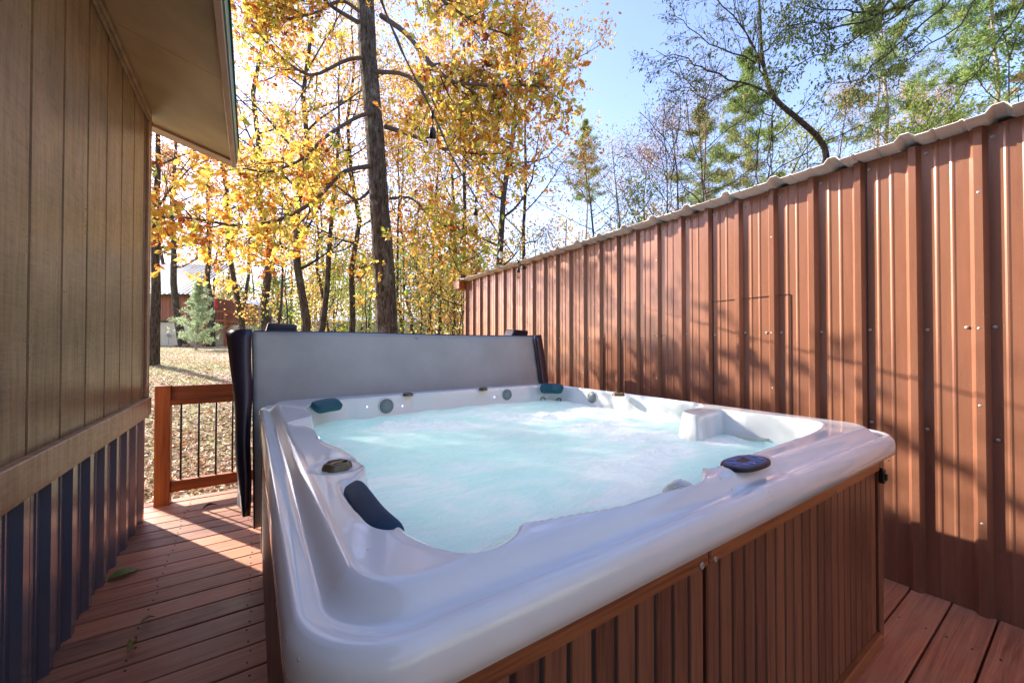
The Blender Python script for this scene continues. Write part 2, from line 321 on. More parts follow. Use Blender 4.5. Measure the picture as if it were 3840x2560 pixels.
# ------------------------------------------------------------------ ground
def gz(x,y):
    r=np.sqrt(np.asarray(x,float)**2+np.asarray(y,float)**2)
    return np.interp(r,[0,5.2,8,11,16,27,40,80,200,1200],[-.42,-.40,-.02,.36,.83,1.12,1.5,1.9,2.2,2.6])
def build_ground():
    m,nt,b=mat('lawn_with_leaves'); v=coords(nt,kind='Object')
    n1=noise(nt,v,.45,6,.65,.5); n2=noise(nt,v,9,6,.8); n3=noise(nt,v,55,4,.8)
    g=ramp(nt,[(.40,(.62,.49,.36)),(.48,(.42,.40,.16)),(.6,(.30,.36,.09))]); nt.links.new(n1,g.inputs[0])
    l=ramp(nt,[(.3,(.22,.15,.10)),(.45,(.46,.34,.24)),(.62,(.74,.60,.48))]); nt.links.new(n3,l.inputs[0])
    k=ramp(nt,[(.48,(0,0,0)),(.62,(1,1,1))]); nt.links.new(n2,k.inputs[0])
    mx=N(nt,'MixRGB'); nt.links.new(k.outputs[0],mx.inputs[0]); nt.links.new(g.outputs[0],mx.inputs[1]); nt.links.new(l.outputs[0],mx.inputs[2])
    nt.links.new(mx.outputs[0],b.inputs['Base Color']); b.inputs['Roughness'].default_value=.95; bump(nt,b,n3,.9,.05)
    rs=np.concatenate([[0.01],np.linspace(2,60,90),[80,120,200,400,800,1200]]); na=120
    V=[]
    for r in rs:
        a=np.arange(na)*2*math.pi/na; x=r*np.sin(a);y=r*np.cos(a)
        V.append(np.stack([x,y,gz(x,y)+.03*np.sin(x*1.3)*np.cos(y*1.1)],1))
    o=grid_mesh('ground',np.concatenate(V),na,len(rs),m,closed_u=True); setp(o,'leaf strewn lawn rising gently behind the deck',None,kind='structure')
build_ground()
# ------------------------------------------------------------------ leaves
rngG=np.random.default_rng(7)
def leaf_arrays(C,size,rng,droop=.5,asp=.5,dirs=None,big=False):
    n=len(C); 
    d=rng.normal(size=(n,3)); d[:,2]-=droop*1.2
    if dirs is not None: d=d*(.22 if big else .55)+dirs
    d/=np.linalg.norm(d,axis=1,keepdims=True)+1e-9
    u=rng.normal(size=(n,3)); u-=d*(u*d).sum(1,keepdims=True); u/=np.linalg.norm(u,axis=1,keepdims=True)+1e-9
    w=np.cross(d,u); s=(size*rng.uniform(.65,1.25,n))[:,None]; h=asp*.5
    fold=.25
    if not big:
        V=np.stack([C,C+d*s*.45+u*s*h+w*s*fold*.4,C+d*s,C+d*s*.45-u*s*h+w*s*fold*.4],1).reshape(-1,3)
        b=np.arange(n)[:,None]*4
        Q=np.concatenate([b+np.array([[0,1,2]]),b+np.array([[0,2,3]])]); k=4
    else:
        V=np.stack([C,C+d*s*.3+u*s*h*.8+w*s*fold*.35,C+d*s*.62+u*s*h+w*s*fold*.3-w*s*.05,C+d*s-w*s*.14,C+d*s*.62-u*s*h+w*s*fold*.3-w*s*.05,C+d*s*.3-u*s*h*.8+w*s*fold*.35,C+d*s*.5-w*s*.02],1).reshape(-1,3)
        b=np.arange(n)[:,None]*7
        Q=np.concatenate([b+np.array([[i,j,6]]) for i,j in ((0,1),(1,2),(2,3),(3,4),(4,5),(5,0))]); k=7
    return V,Q,k
def mk_leaves(name,C,size,m,parent,rng,lc=None,droop=.5,asp=.5,dirs=None,big=False,label=None):
    C=np.asarray(C,float)
    V,Q,k=leaf_arrays(C,np.broadcast_to(size,(len(C),)),rng,droop,asp,dirs,big)
    if lc is None: lc=rng.beta(2.2,2.0,len(C))
    o=fast_mesh(name,V,Q,m,parent,{'lc':np.repeat(np.clip(lc,0,1),k)})
    return o
class Wood:
    def __init__(s): s.V=[];s.F=[];s.n=0
    def add(s,pts,rad,sides):
        V,F=tube_arrays(pts,rad,sides); s.V.append(V); s.F.append(np.array(F)+s.n); s.n+=len(V)
    def build(s,name,m,parent): return fast_mesh(name,np.concatenate(s.V),np.concatenate(s.F),m,parent,None,True)
def wander(p,d,L,n,rng,wob=.2,up=.0):
    pts=[np.array(p,float)]; d=np.array(d,float); d/=np.linalg.norm(d)
    for i in range(n):
        d=d+rng.normal(size=3)*wob; d[2]+=up; d/=np.linalg.norm(d); pts.append(pts[-1]+d*L/n)
    return np.array(pts)
def sub_branches(Wd,pts,r0,rng,n,L,level,tips,wob=.22,up=.03,spread=1.0,start=.25,sides=5,rmin=.003):
    """children along a polyline; collects twig points for leaves"""
    m=len(pts)-1
    for i in range(n):
        f=start+(1-start)*(i+rng.random())/n; k=min(int(f*m),m-1); q=pts[k]+(pts[k+1]-pts[k])*(f*m-k); t=pts[k+1]-pts[k]; t/=np.linalg.norm(t)+1e-9
        v=rng.normal(size=3); v-=t*np.dot(v,t); v/=np.linalg.norm(v)+1e-9
        d=t*.75+v*spread*rng.uniform(.6,1.1); l=L*rng.uniform(.6,1.2)*(1.15-.6*f)
        pp=wander(q,d,l,4 if level>0 else 3,rng,wob,up); rr=np.linspace(max(r0*(1-.65*f)*.5,rmin),rmin,len(pp))
        Wd.add(pp,rr,sides if level>0 else 3)
        if level>0: sub_branches(Wd,pp,rr[0],rng,max(3,int(n*.6)),L*.5,level-1,tips,wob,up,spread,.2,4,rmin*.8)
        if level<=1: tips.append(pp[1:]); 
def leaves_on(tips,n,rng,jit):
    T=np.concatenate(tips); idx=rng.integers(0,len(T),n); return T[idx]+rng.normal(size=(n,3))*jit
def tree(name,label,px,t,ytop,width,crown,leaf,nleaf,lsize,seed,bark='bark2',lean=(0,0),y0=.35,nb=12,jit=.28,group='background trees',pymid=None,shape=1.0,asp=.55,lc=None,cat='tree',bend=1.0,up=.08,droop=.5,wob=.12,xbase=None,sides=8):
    """px: photo column of the trunk at eye level, t depth, ytop: photo row of the crown top, width: trunk px width"""
    rng=np.random.default_rng(seed); b=P(px,1290,t) if xbase is None else np.array([*xbase,0.]); z0=float(gz(b[0],b[1]))-.15; base=np.array([b[0],b[1],z0])
    Ht=(1302-ytop)/FPX*t+H-z0; r=width/FPX*t/2
    root=empty(name,tuple(base),label,cat,group)
    n=9; zz=np.linspace(0,1,n); pts=base+np.stack([zz*0,zz*0,zz*Ht],1)
    off=np.cumsum(rng.normal(size=(n,2))*Ht*.012*bend,0); off[0]=0; pts[:,:2]+=off
    ax=_R*lean[0]*Ht+np.array([_F[0],_F[1],0])*lean[1]*Ht; pts+=zz[:,None]**1.1*ax
    rad=r*(1.0-.86*zz**1.1); rad[0]*=1.35
    Wd=Wood(); dense=np.stack([np.interp(np.linspace(0,1,25),zz,pts[:,i]) for i in range(3)],1); Wd.add(dense,np.interp(np.linspace(0,1,25),zz,rad),sides)
    tips=[]
    for i in range(nb):
        f=y0+(1-y0)*(i+rng.random()*.8)/nb; p=np.array([np.interp(f,zz,pts[:,j]) for j in range(3)]); a=i*2.399+rng.random()
        g=(f-y0)/(1-y0); prof=(math.sin(math.pi*min(1,g*.85+.2))**.6)*shape+ (1-shape)*(1-g)
        L=crown*prof*rng.uniform(.75,1.15); d=np.array([math.cos(a),math.sin(a),.25+.75*g+rng.normal()*.15])
        pp=wander(p,d,L,6,rng,wob,up); r1=max(.012,np.interp(f,zz,rad)*.45); Wd.add(pp,np.linspace(r1,.008,7),5)
        sub_branches(Wd,pp,r1,rng,6,L*.5,1,tips,rmin=.004)
    tk=Wd.build('trunk',M[bark],root)
    C=leaves_on(tips,nleaf,rng,jit)
    mk_leaves('crown',C,lsize,M[leaf],root,rng,lc=None if lc is None else np.clip(rng.normal(lc,.22,nleaf),0,1),droop=droop,asp=asp)
    return root
def pine(name,label,px,t,ytop,width,crown,nleaf,seed,y0=.45,leaf='needle',bark='pinebark',lean=(0,0),nb=26,nl=.22,conic=.5,group='pines behind the metal shed',tuft=40,cat='pine tree'):
    rng=np.random.default_rng(seed); b=P(px,1290,t); z0=float(gz(b[0],b[1]))-.15; base=np.array([b[0],b[1],z0])
    Ht=(1302-ytop)/FPX*t+H-z0; r=width/FPX*t/2; root=empty(name,tuple(base),label,cat,group)
    zz=np.linspace(0,1,14); pts=base+np.stack([zz*0,zz*0,zz*Ht],1)+zz[:,None]*(_R*lean[0]*Ht); pts[:,:2]+=np.cumsum(rng.normal(size=(14,2))*Ht*.004,0)
    Wd=Wood(); rad=r*(1-.85*zz); Wd.add(pts,rad,8); ends=[]
    for i in range(nb):
        f=y0+(1-y0)*(i+rng.random())/nb; p=np.array([np.interp(f,zz,pts[:,j]) for j in range(3)]); a=i*2.399+rng.random(); g=(f-y0)/(1-y0)
        L=crown*((1-g)*conic+(1-conic)*math.sin(math.pi*min(1,.25+g*.75)))*rng.uniform(.7,1.15)+.1
        d=np.array([math.cos(a),math.sin(a),.12+.4*g]); pp=wander(p,d,L,5,rng,.1,.05); Wd.add(pp,np.linspace(max(.01,np.interp(f,zz,rad)*.35),.006,6),4)
        for q in pp[2:]: ends.append(q)
        for k in range(7):
            j=rng.integers(1,5); q=pp[j]; v=rng.normal(size=3); v[2]=abs(v[2])*.4; v/=np.linalg.norm(v); e=q+v*L*.32*rng.uniform(.5,1.1)
            Wd.add(np.array([q,(q+e)/2+v*0+[0,0,.02*L],e]),[.008,.006,.004],3); ends+=[e,(q+e)/2]
    Wd.build('trunk',M[bark],root)
    E=np.array(ends); k=max(8,nleaf//len(E)); C=np.repeat(E,k,0)+rng.normal(size=(len(E)*k,3))*nl*.25
    dirs=rng.normal(size=(len(C),3)); dirs[:,2]+=.5
    lc=np.repeat(np.clip(rng.normal(.45,.2,len(E)),0,1),k)+rng.normal(size=len(C))*.12
    mk_leaves('crown',C,nl,M[leaf],root,rng,lc=lc,droop=0,asp=.09,dirs=dirs)
    return root
FAST_TREES=False
# ------------------------------------------------------------------ deck
def build_deck():
    mb=MB(); rr=random.Random(3); w=.1407; p=.1487; y=.441
    k0=int((y+2.2)/p); ys=y-k0*p
    while ys<DECKY-.02:
        y1=min(ys+w,DECKY); t=rr.uniform(-.0015,.0015)
        x=XH-.05 if ys<YH else -.80
        cuts=[x]+sorted([rr.uniform(-.2,2.6)] if rr.random()<0 else [])+[XF+.02]
        for a,b in zip(cuts[:-1],cuts[1:]): mb.box(a,b-.003,ys,y1,-.038,t,rr.random(),.003)
        ys+=p
    o=mb.build('deck',M['deck']); setp(o,'reddish stained wooden deck boards around the hot tub',kind='structure')
    mb=MB(); mb.box(-.80,XF,DECKY+.004,DECKY+.042,-.28,-.012,.4); mb.box(-.6,XF,-2,4.3,-.30,-.06,.1)
    o=mb.build('deck_frame',M['rail'],o); o.location=(0,0,0)
    # nail heads
    mb=MB()
    ys=y-k0*p
    while ys<DECKY-.1:
        for jx in (-.42,.0,2.6):
            for dy in (.03,.11): mb.cyl((jx+rr.uniform(-.012,.012),ys+dy+rr.uniform(-.008,.008),.0016),(0,0,1),.0042,.002,8)
        ys+=p
    nn=mb.build('nail_heads',M['dark'],o.parent); nn['kind']='stuff'; nn.location=(0,0,0)
build_deck()
# ------------------------------------------------------------------ ribbed sheet profile
def ribbed(name,m,parent,axis_x,y_start,y_end,z0,z1,phase,period,direction,major=(.062,.028,.030),minor=(.020,.006,.003),nz=2,holes=None):
    """vertical ribbed sheet in the YZ plane at x=axis_x, ribs towards direction"""
    prof=[]
    k=math.floor((y_start-phase)/period)-1; y=phase+k*period
    while y<y_end+period:
        b,t,h=major; prof+=[(y-b/2,0),(y-t/2,h),(y+t/2,h),(y+b/2,0)]
        for f in (1/3.,2/3.):
            b2,t2,h2=minor; c=y+b/2+(period-b)*f; prof+=[(c-b2/2,0),(c-t2/2,h2),(c+t2/2,h2),(c+b2/2,0)]
        y+=period
    prof=[p for p in prof if y_start<=p[0]<=y_end]; prof=[(y_start,0)]+prof+[(y_end,0)]
    pr=np.array(prof); zs=np.linspace(z0,z1,nz); V=[]
    for z in zs: V.append(np.stack([axis_x+direction*pr[:,1],pr[:,0],np.full(len(pr),z)],1))
    return grid_mesh(name,np.concatenate(V),len(pr),nz,m,parent,smooth=False)
def screw_proto(parent,p,n=(-1,0,0),r=.0065):
    mb=MB(); mb.lathe(p,n,[(r*1.35,0),(r*1.35,.002),(r,.002),(r,.006),(r*.6,.0075)],8); return mb.build('screw',M['screw'],parent)
# ------------------------------------------------------------------ metal shed on the right
SH=empty('metal_shed',(XF,2.,0),'long brown ribbed metal shed wall with pale roof edge beside the hot tub','shed')
ZT=2.375; SY0=-2.2; SY1=5.83
ribbed('wall',M['shed'],SH,XF,SY0,SY1,-.3,ZT,.33,.2286,-1)
mb=MB(); mb.box(XF+.03,XF+2.6,SY0,SY1-.01,-.4,ZT-.12); mb.build('shed_body',M['shed'],SH)
mb=MB(); mb.box(XF-.03,XF+.03,SY1,SY1+.05,-.4,ZT-.002); mb.box(XF+.03,XF+.10,SY1+.0,SY1+.05,-.4,ZT-.002); mb.build('corner_trim',M['shed'],SH)
mb=MB(); mb.box(XF-.16,XF+.03,SY1-.02,SY1+.20,ZT-.13,ZT-.005,.6,.003); mb.build('fascia',M['railz'],SH)
# roof sheet: ribs run along X, seen in section at the eave
def roof_sheet():
    per=.3095; ph=.255; pr=[]
    k=math.floor((SY0-ph)/per)-1; y=ph+k*per
    while y<SY1+.25+per:
        pr+=[(y-.040,0),(y-.018,.027),(y+.018,.027),(y+.040,0)]
        for f in (.36,.68): c=y+per*f; pr+=[(c-.012,0),(c-.005,.005),(c+.005,.005),(c+.012,0)]
        y+=per
    pr=[p for p in pr if SY0-.1<=p[0]<=SY1+.25]; pr=np.array(pr); xs=[XF-.145,XF+.1,XF+2.8]; V=[]; rr=np.random.default_rng(2)
    wob=rr.normal(size=len(pr))*.0025
    for x in xs: V.append(np.stack([np.full(len(pr),x)+ (wob*2 if x==xs[0] else 0),pr[:,0],ZT+.004+pr[:,1]-(x-XF)*.06+(wob if x==xs[0] else 0)],1))
    o=grid_mesh('roof',np.concatenate(V),len(pr),len(xs),M['capmetal'],SH,smooth=False)
    md=o.modifiers.new('solid','SOLIDIFY'); md.thickness=.0025; md.offset=1
roof_sheet()
sc0=None
def place_screw(x,y,z):
    global sc0
    if sc0 is None: sc0=screw_proto(SH,(0,0,0)); base=Vector(sc0.location)
    o=sc0 if not hasattr(place_screw,'used') else sc0.copy()
    if hasattr(place_screw,'used'): COL.objects.link(o)
    place_screw.used=True
    o.location=Vector((x,y,z))-Vector(SH.location)
rs=random.Random(5)
for i in range(-2,23):
    y=.33+.2286*i; off=-.045
    for z in (ZT-.055,1.395,.86 if i<3 else .62):
        if z==ZT-.055 and i%1: continue
        place_screw(XF,y+off+rs.uniform(-.004,.004),z+rs.uniform(-.008,.008))
    if i%4==0:
        for z in (2.05,1.395,1.02,.45): place_screw(XF-.024,y+rs.uniform(-.004,.004),z+rs.uniform(-.006,.006)) ; 
        place_screw(XF,y+.045,1.398)
# cut patch panel outline (seams)
mb=MB()
pa=PX(2665,1080,XF-.004);pb=PX(2960,1040,XF-.004)
mb.box(XF-.0085,XF-.002,min(pa[1],pb[1]),max(pa[1],pb[1]),1.649,1.651)
for yy in (min(pa[1],pb[1]),max(pa[1],pb[1])): mb.box(XF-.0085,XF-.002,yy-.0008,yy+.0008,.6,1.648)
mb.build('panel_seam',M['dark'],SH)
mb=MB()
for i in range(-2,24,4): y=.33+.2286*i-.0335; mb.box(XF-.0035,XF-.0008,y-.0022,y+.0002,-.3,ZT-.004)
mb.build('lap_seams',M['dark'],SH)
# ------------------------------------------------------------------ house on the left
HO=empty('house',(XH,2.,0),'brown house side with grooved wood siding, metal skirting and green edged eave','house')
ZS0,ZS1=.786,.915; ZSO=3.10
def house():
    # grooved siding
    g=[2.15+.297*k for k in range(-16,7)]; g=[y for y in g if y<YH-.03]; pr=[(SY0,0)]
    for y in g: pr+=[(y-.011,0),(y-.009,-.012),(y+.009,-.012),(y+.011,0)]
    mb=MB()
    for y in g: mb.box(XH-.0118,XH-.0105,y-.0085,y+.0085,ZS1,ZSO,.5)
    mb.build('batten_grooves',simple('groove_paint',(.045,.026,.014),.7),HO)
    pr.append((YH,0)); pr=np.array([p for p in pr if p[0]>=SY0]); V=[]
    for z in (ZS1-.02,ZSO+.1): V.append(np.stack([XH+pr[:,1],pr[:,0],np.full(len(pr),z)],1))
    grid_mesh('siding',np.concatenate(V),len(pr),2,M['siding'],HO,smooth=False)
    mb=MB(); mb.box(XH-7,XH-.02,SY0,YH-.005,-.5,ZSO-.0,.5); mb.build('house_body',M['siding'],HO)
    mb=MB(); mb.prism([(XH-7,0,ZSO),(XH-.02,0,ZSO),(XH-3.5,0,ZSO+1.1)],(0,SY0,0),(0,YH-.006-SY0,0)); mb.build('gable',M['siding'],HO)
    mb=MB(); mb.box(XH-.0,XH+.036,SY0,YH+.002,ZS0,ZS1,.5,.004); mb.build('sill_board',M['trim'],HO)
    mb=MB(); mb.box(XH-.09,XH+.018,YH-.0,YH+.022,ZS1-.02,ZSO,.7,.002); mb.build('corner_board',M['trim'],HO)
    mb=MB(); mb.box(XH-.0,XH+.016,YH-.055,YH-.002,ZS1+.003,ZSO,.3,.002); mb.build('corner_batten',M['trim'],HO)
    ribbed('skirting',M['skirt'],HO,XH-.012,SY0,YH-.02,-.3,ZS0+.005,2.13,.2286,1,major=(.085,.045,.022),minor=(.022,.008,.004))
    mb=MB(); mb.box(XH-.004,XH+.022,SY0,YH-.0,ZS0-.016,ZS0-.001); mb.build('skirting_cap',M['trim'],HO)
    # small moulding under the soffit
    mb=MB(); mb.box(XH+.002,XH+.03,SY0,YH-.06,ZSO-.055,ZSO-.006,.5,.004); mb.box(XH+.002,XH+.014,SY0,YH-.06,ZSO-.085,ZSO-.058,.5,.002); mb.build('moulding',M['siding'],HO)
    # sloped soffit, fascia, drip edge, roof
    xo=-.165; zo=2.955; sl=(ZSO-zo)/(xo-XH); YE=4.36
    mb=MB(); 
    for a,b in ((SY0,.62),(.623,3.0),(3.003,YE-.13)):
        mb.prism([(XH,0,ZSO),(xo,0,zo),(xo,0,zo+.018),(XH,0,ZSO+.018)],(0,a,0),(0,b-a,0))
    mb.build('soffit',M['soffit'],HO)
    mb=MB(); mb.prism([(XH-3.5,0,ZSO+3.5*sl-.022),(xo,0,zo-.022),(xo,0,zo+.10),(XH-3.5,0,ZSO+3.5*sl+.10)],(0,YE-.13,0),(0,.13,0)); mb.build('barge_board',M['fascia'],HO)
    mb=MB(); mb.box(xo+.001,xo+.035,SY0,YE+.004,zo-.03,zo+.13,.5,.003); mb.build('fascia',M['fascia'],HO)
    mb=MB(); mb.prism([(xo+.036,0,zo+.02),(xo+.044,0,zo+.02),(xo+.05,0,zo+.16),(xo+.036,0,zo+.165)],(0,SY0,0),(0,YE+.03-SY0,0)); mb.build('drip_edge',M['green'],HO)
    mb=MB(); mb.prism([(xo+.06,0,zo+.166),(XH-3.5,0,ZSO+3.5*sl+.2),(XH-7.4,0,zo+.1),(XH-7.4,0,zo+.14),(XH-3.5,0,ZSO+3.5*sl+.25),(xo+.06,0,zo+.186)],(0,SY0,0),(0,YE+.04-SY0,0)); mb.build('roof',M['green'],HO)
house()
# ------------------------------------------------------------------ railing
RA=empty('deck_railing',(-.6,4.3,0),'orange stained wooden deck railing with thin black balusters beside the house corner','railing')
mb=MB(); mb.box(-.655,-.555,4.255,4.355,-.3,.978,.4,.004); mb.build('post',M['railz'],RA)
mb=MB(); mb.box(-.556,2.6,4.285,4.325,.845,.972,.6,.004); mb.box(-.556,2.6,4.262,4.284,.815,.856,.3,.002); mb.build('top_rail',M['rail'],RA)
mb=MB(); mb.box(-.554,2.6,4.268,4.332,.095,.185,.5,.004); mb.build('bottom_rail',M['rail'],RA)
for i in range(26):
    mb=MB(); x=-.492+.118*i; mb.cyl((x,4.305,.51),(0,0,1),.0075,.66,10); mb.build('baluster',M['blackplastic'],RA,True)
# ------------------------------------------------------------------ hot tub
TB=empty('hot_tub',((X0+X1)/2,(Y0+Y1)/2,0),'large square white acrylic hot tub with brown slatted cabinet full of bubbling water','hot tub')
CT=[(1151,1528),(1165,1517),(1225,1505),(1289,1497),(1359,1492),(1449,1485),(1550,1476),(1654,1469),(1788,1459),(1881,1453),(1960,1448),(2035,1444),(2115,1447),(2210,1459),(2268,1466),(2357,1477),(2446,1488),(2542,1500),(2600,1508),(2631,1521),(2600,1531),(2558,1541),(2612,1557),(2657,1542),(2708,1535),(2797,1547),(2925,1561),(3033,1576),(3084,1589),(3052,1619),(2957,1654),(2855,1689),(2770,1722),(2721,1746),(2676,1757),(2632,1755),(2640,1775),(2668,1808),(2663,1830),(2628,1838),(2594,1834),(2545,1834),(2491,1842),(2319,1896),(2159,1944),(2060,1977),(1985,2004),(1958,2021),(1946,2048),(1908,2088),(1855,2118),(1754,2138),(1654,2121),(1573,2091),(1520,2061),(1496,2027),(1466,2004),(1392,1985),(1346,1936),(1308,1876),(1284,1833),(1288,1808),(1330,1796),(1352,1780),(1372,1760),(1366,1740),(1339,1719),(1279,1682),(1225,1662),(1195,1636),(1182,1614),(1145,1599),(1105,1596),(1081,1587),(1118,1573),(1168,1560),(1165,1546)]
CP=np.array([PZ(a,b,ZL-.028*min(1,max(0,(b-1900)/120)))[:2] for a,b in CT])
CP[:,0]=np.clip(CP[:,0],X0+.085,X1-.10); CP[:,1]=np.clip(CP[:,1],Y0+.10,Y1-.12)
def catmull(Pn,k):
    out=[];n=len(Pn)
    for i in range(n):
        a,b,c,d=Pn[i-1],Pn[i],Pn[(i+1)%n],Pn[(i+2)%n]
        for j in range(k):
            t=j/k; out.append(.5*((2*b)+(-a+c)*t+(2*a-5*b+4*c-d)*t*t+(-a+3*b-3*c+d)*t**3))
    return np.array(out)
CC=catmull(CP,4)
def sdf(pts,poly):
    """positive inside"""
    out=np.empty(len(pts)); A=poly; B=np.roll(poly,-1,0); E=B-A; L=(E**2).sum(1)+1e-12
    for s in range(0,len(pts),8000):
        p=pts[s:s+8000]; w=p[:,None,:]-A[None]; t=np.clip((w*E).sum(2)/L,0,1); d=np.sqrt(((w-E*t[...,None])**2).sum(2)).min(1)
        c=(A[None,:,1]>p[:,None,1])!=(B[None,:,1]>p[:,None,1]); xi=A[:,0]+(p[:,None,1]-A[:,1])*E[:,0]/np.where(np.abs(E[:,1])<1e-12,1e-12,E[:,1])
        ins=((c&(p[:,None,0]<xi)).sum(1)%2)==1; out[s:s+8000]=np.where(ins,d,-d)
    return out
def sm(e0,e1,x): t=np.clip((x-e0)/(e1-e0),0,1); return t*t*(3-2*t)
bowl=PZ(1740,2110,ZL)[:2]; bay=PZ(2645,1800,ZL)[:2]; KN=[PZ(1265,1745,ZL)[:2],PZ(1530,1478,ZL)[:2],PZ(1812,1458,ZL)[:2],PZ(2319,1478,ZL)[:2]]; CPN=PZ(2813,1745,ZL)[:2]
def shell_z(x,y,d):
    p=np.stack([x,y],1); s=np.full(len(p),.5); near=np.asarray(d)<.62; s[near]=sdf(p[near],CC)
    lip=ZL-.052+.022*sm(0,.022,d)-.010*np.exp(-((d-.058)/.02)**2)+.030*sm(.045,.105,d)+.0
    lip=lip-.004*sm(.0,-.06,s)*0
    db=np.hypot(x-bowl[0],y-bowl[1]); Wd=.06+.55*(1-sm(.16,.21,db))
    s2=np.where(s<-.005,0,np.where(s>.005,s,(s+.005)**2/.02))
    drop=.36*(1-np.exp(-1.35*s2/Wd))
    # seat slope edge stays crisp
    z=lip-drop+.0024*np.exp(-((s+.003)/.008)**2)
    for k,(c,r) in enumerate(zip(KN,(.075,.06,.06,.06))):
        z-=.008*(1-sm(r*.75,r*1.1,np.hypot(x-c[0],y-c[1])))*(s<.03)
    z+=.006*(1-sm(.10,.16,np.hypot((x-CPN[0]),(y-CPN[1])*1.3)))*(s<0.0)
    return z,s
def rrect(d,r0=.15,nc=34,ns=290):
    x0,x1,y0,y1=X0+d,X1-d,Y0+d,Y1-d; r=max(r0-d*.6,.03); out=[]
    cs=[(x1-r,y0+r,-90),(x1-r,y1-r,0),(x0+r,y1-r,90),(x0+r,y0+r,180)]
    for i,(cx,cy,a0) in enumerate(cs):
        for j in range(nc):
            a=R(a0+90*j/(nc-1)); out.append((cx+r*math.cos(a),cy+r*math.sin(a)))
        nx=cs[(i+1)%4]; a1=R(nx[2]); e=(nx[0]+r*math.cos(a1),nx[1]+r*math.sin(a1)); b=out[-1]
        for j in range(1,ns): f=j/ns; out.append((b[0]+(e[0]-b[0])*f,b[1]+(e[1]-b[1])*f))
    return np.array(out)
def build_shell():
    rings=[]; n=None
    for (dd,z) in [(.05,ZA+.01),(.012,ZA+.0),(.004,ZA+.004),(.002,ZA+.03),(.003,ZA+.047)]:
        q=rrect(dd); rings.append(np.column_stack([q,np.full(len(q),z)]))
    ds=np.concatenate([np.linspace(.006,.14,30),np.linspace(.144,.60,124),np.linspace(.608,1.05,30)])
    n=len(rings[0])
    for d in ds:
        q=rrect(d); z,s=shell_z(q[:,0],q[:,1],np.full(len(q),d)); rings.append(np.column_stack([q,z]))
    V=np.concatenate(rings); grid_mesh('shell',V,n,len(rings),M['shell'],TB,closed_u=True)
build_shell()
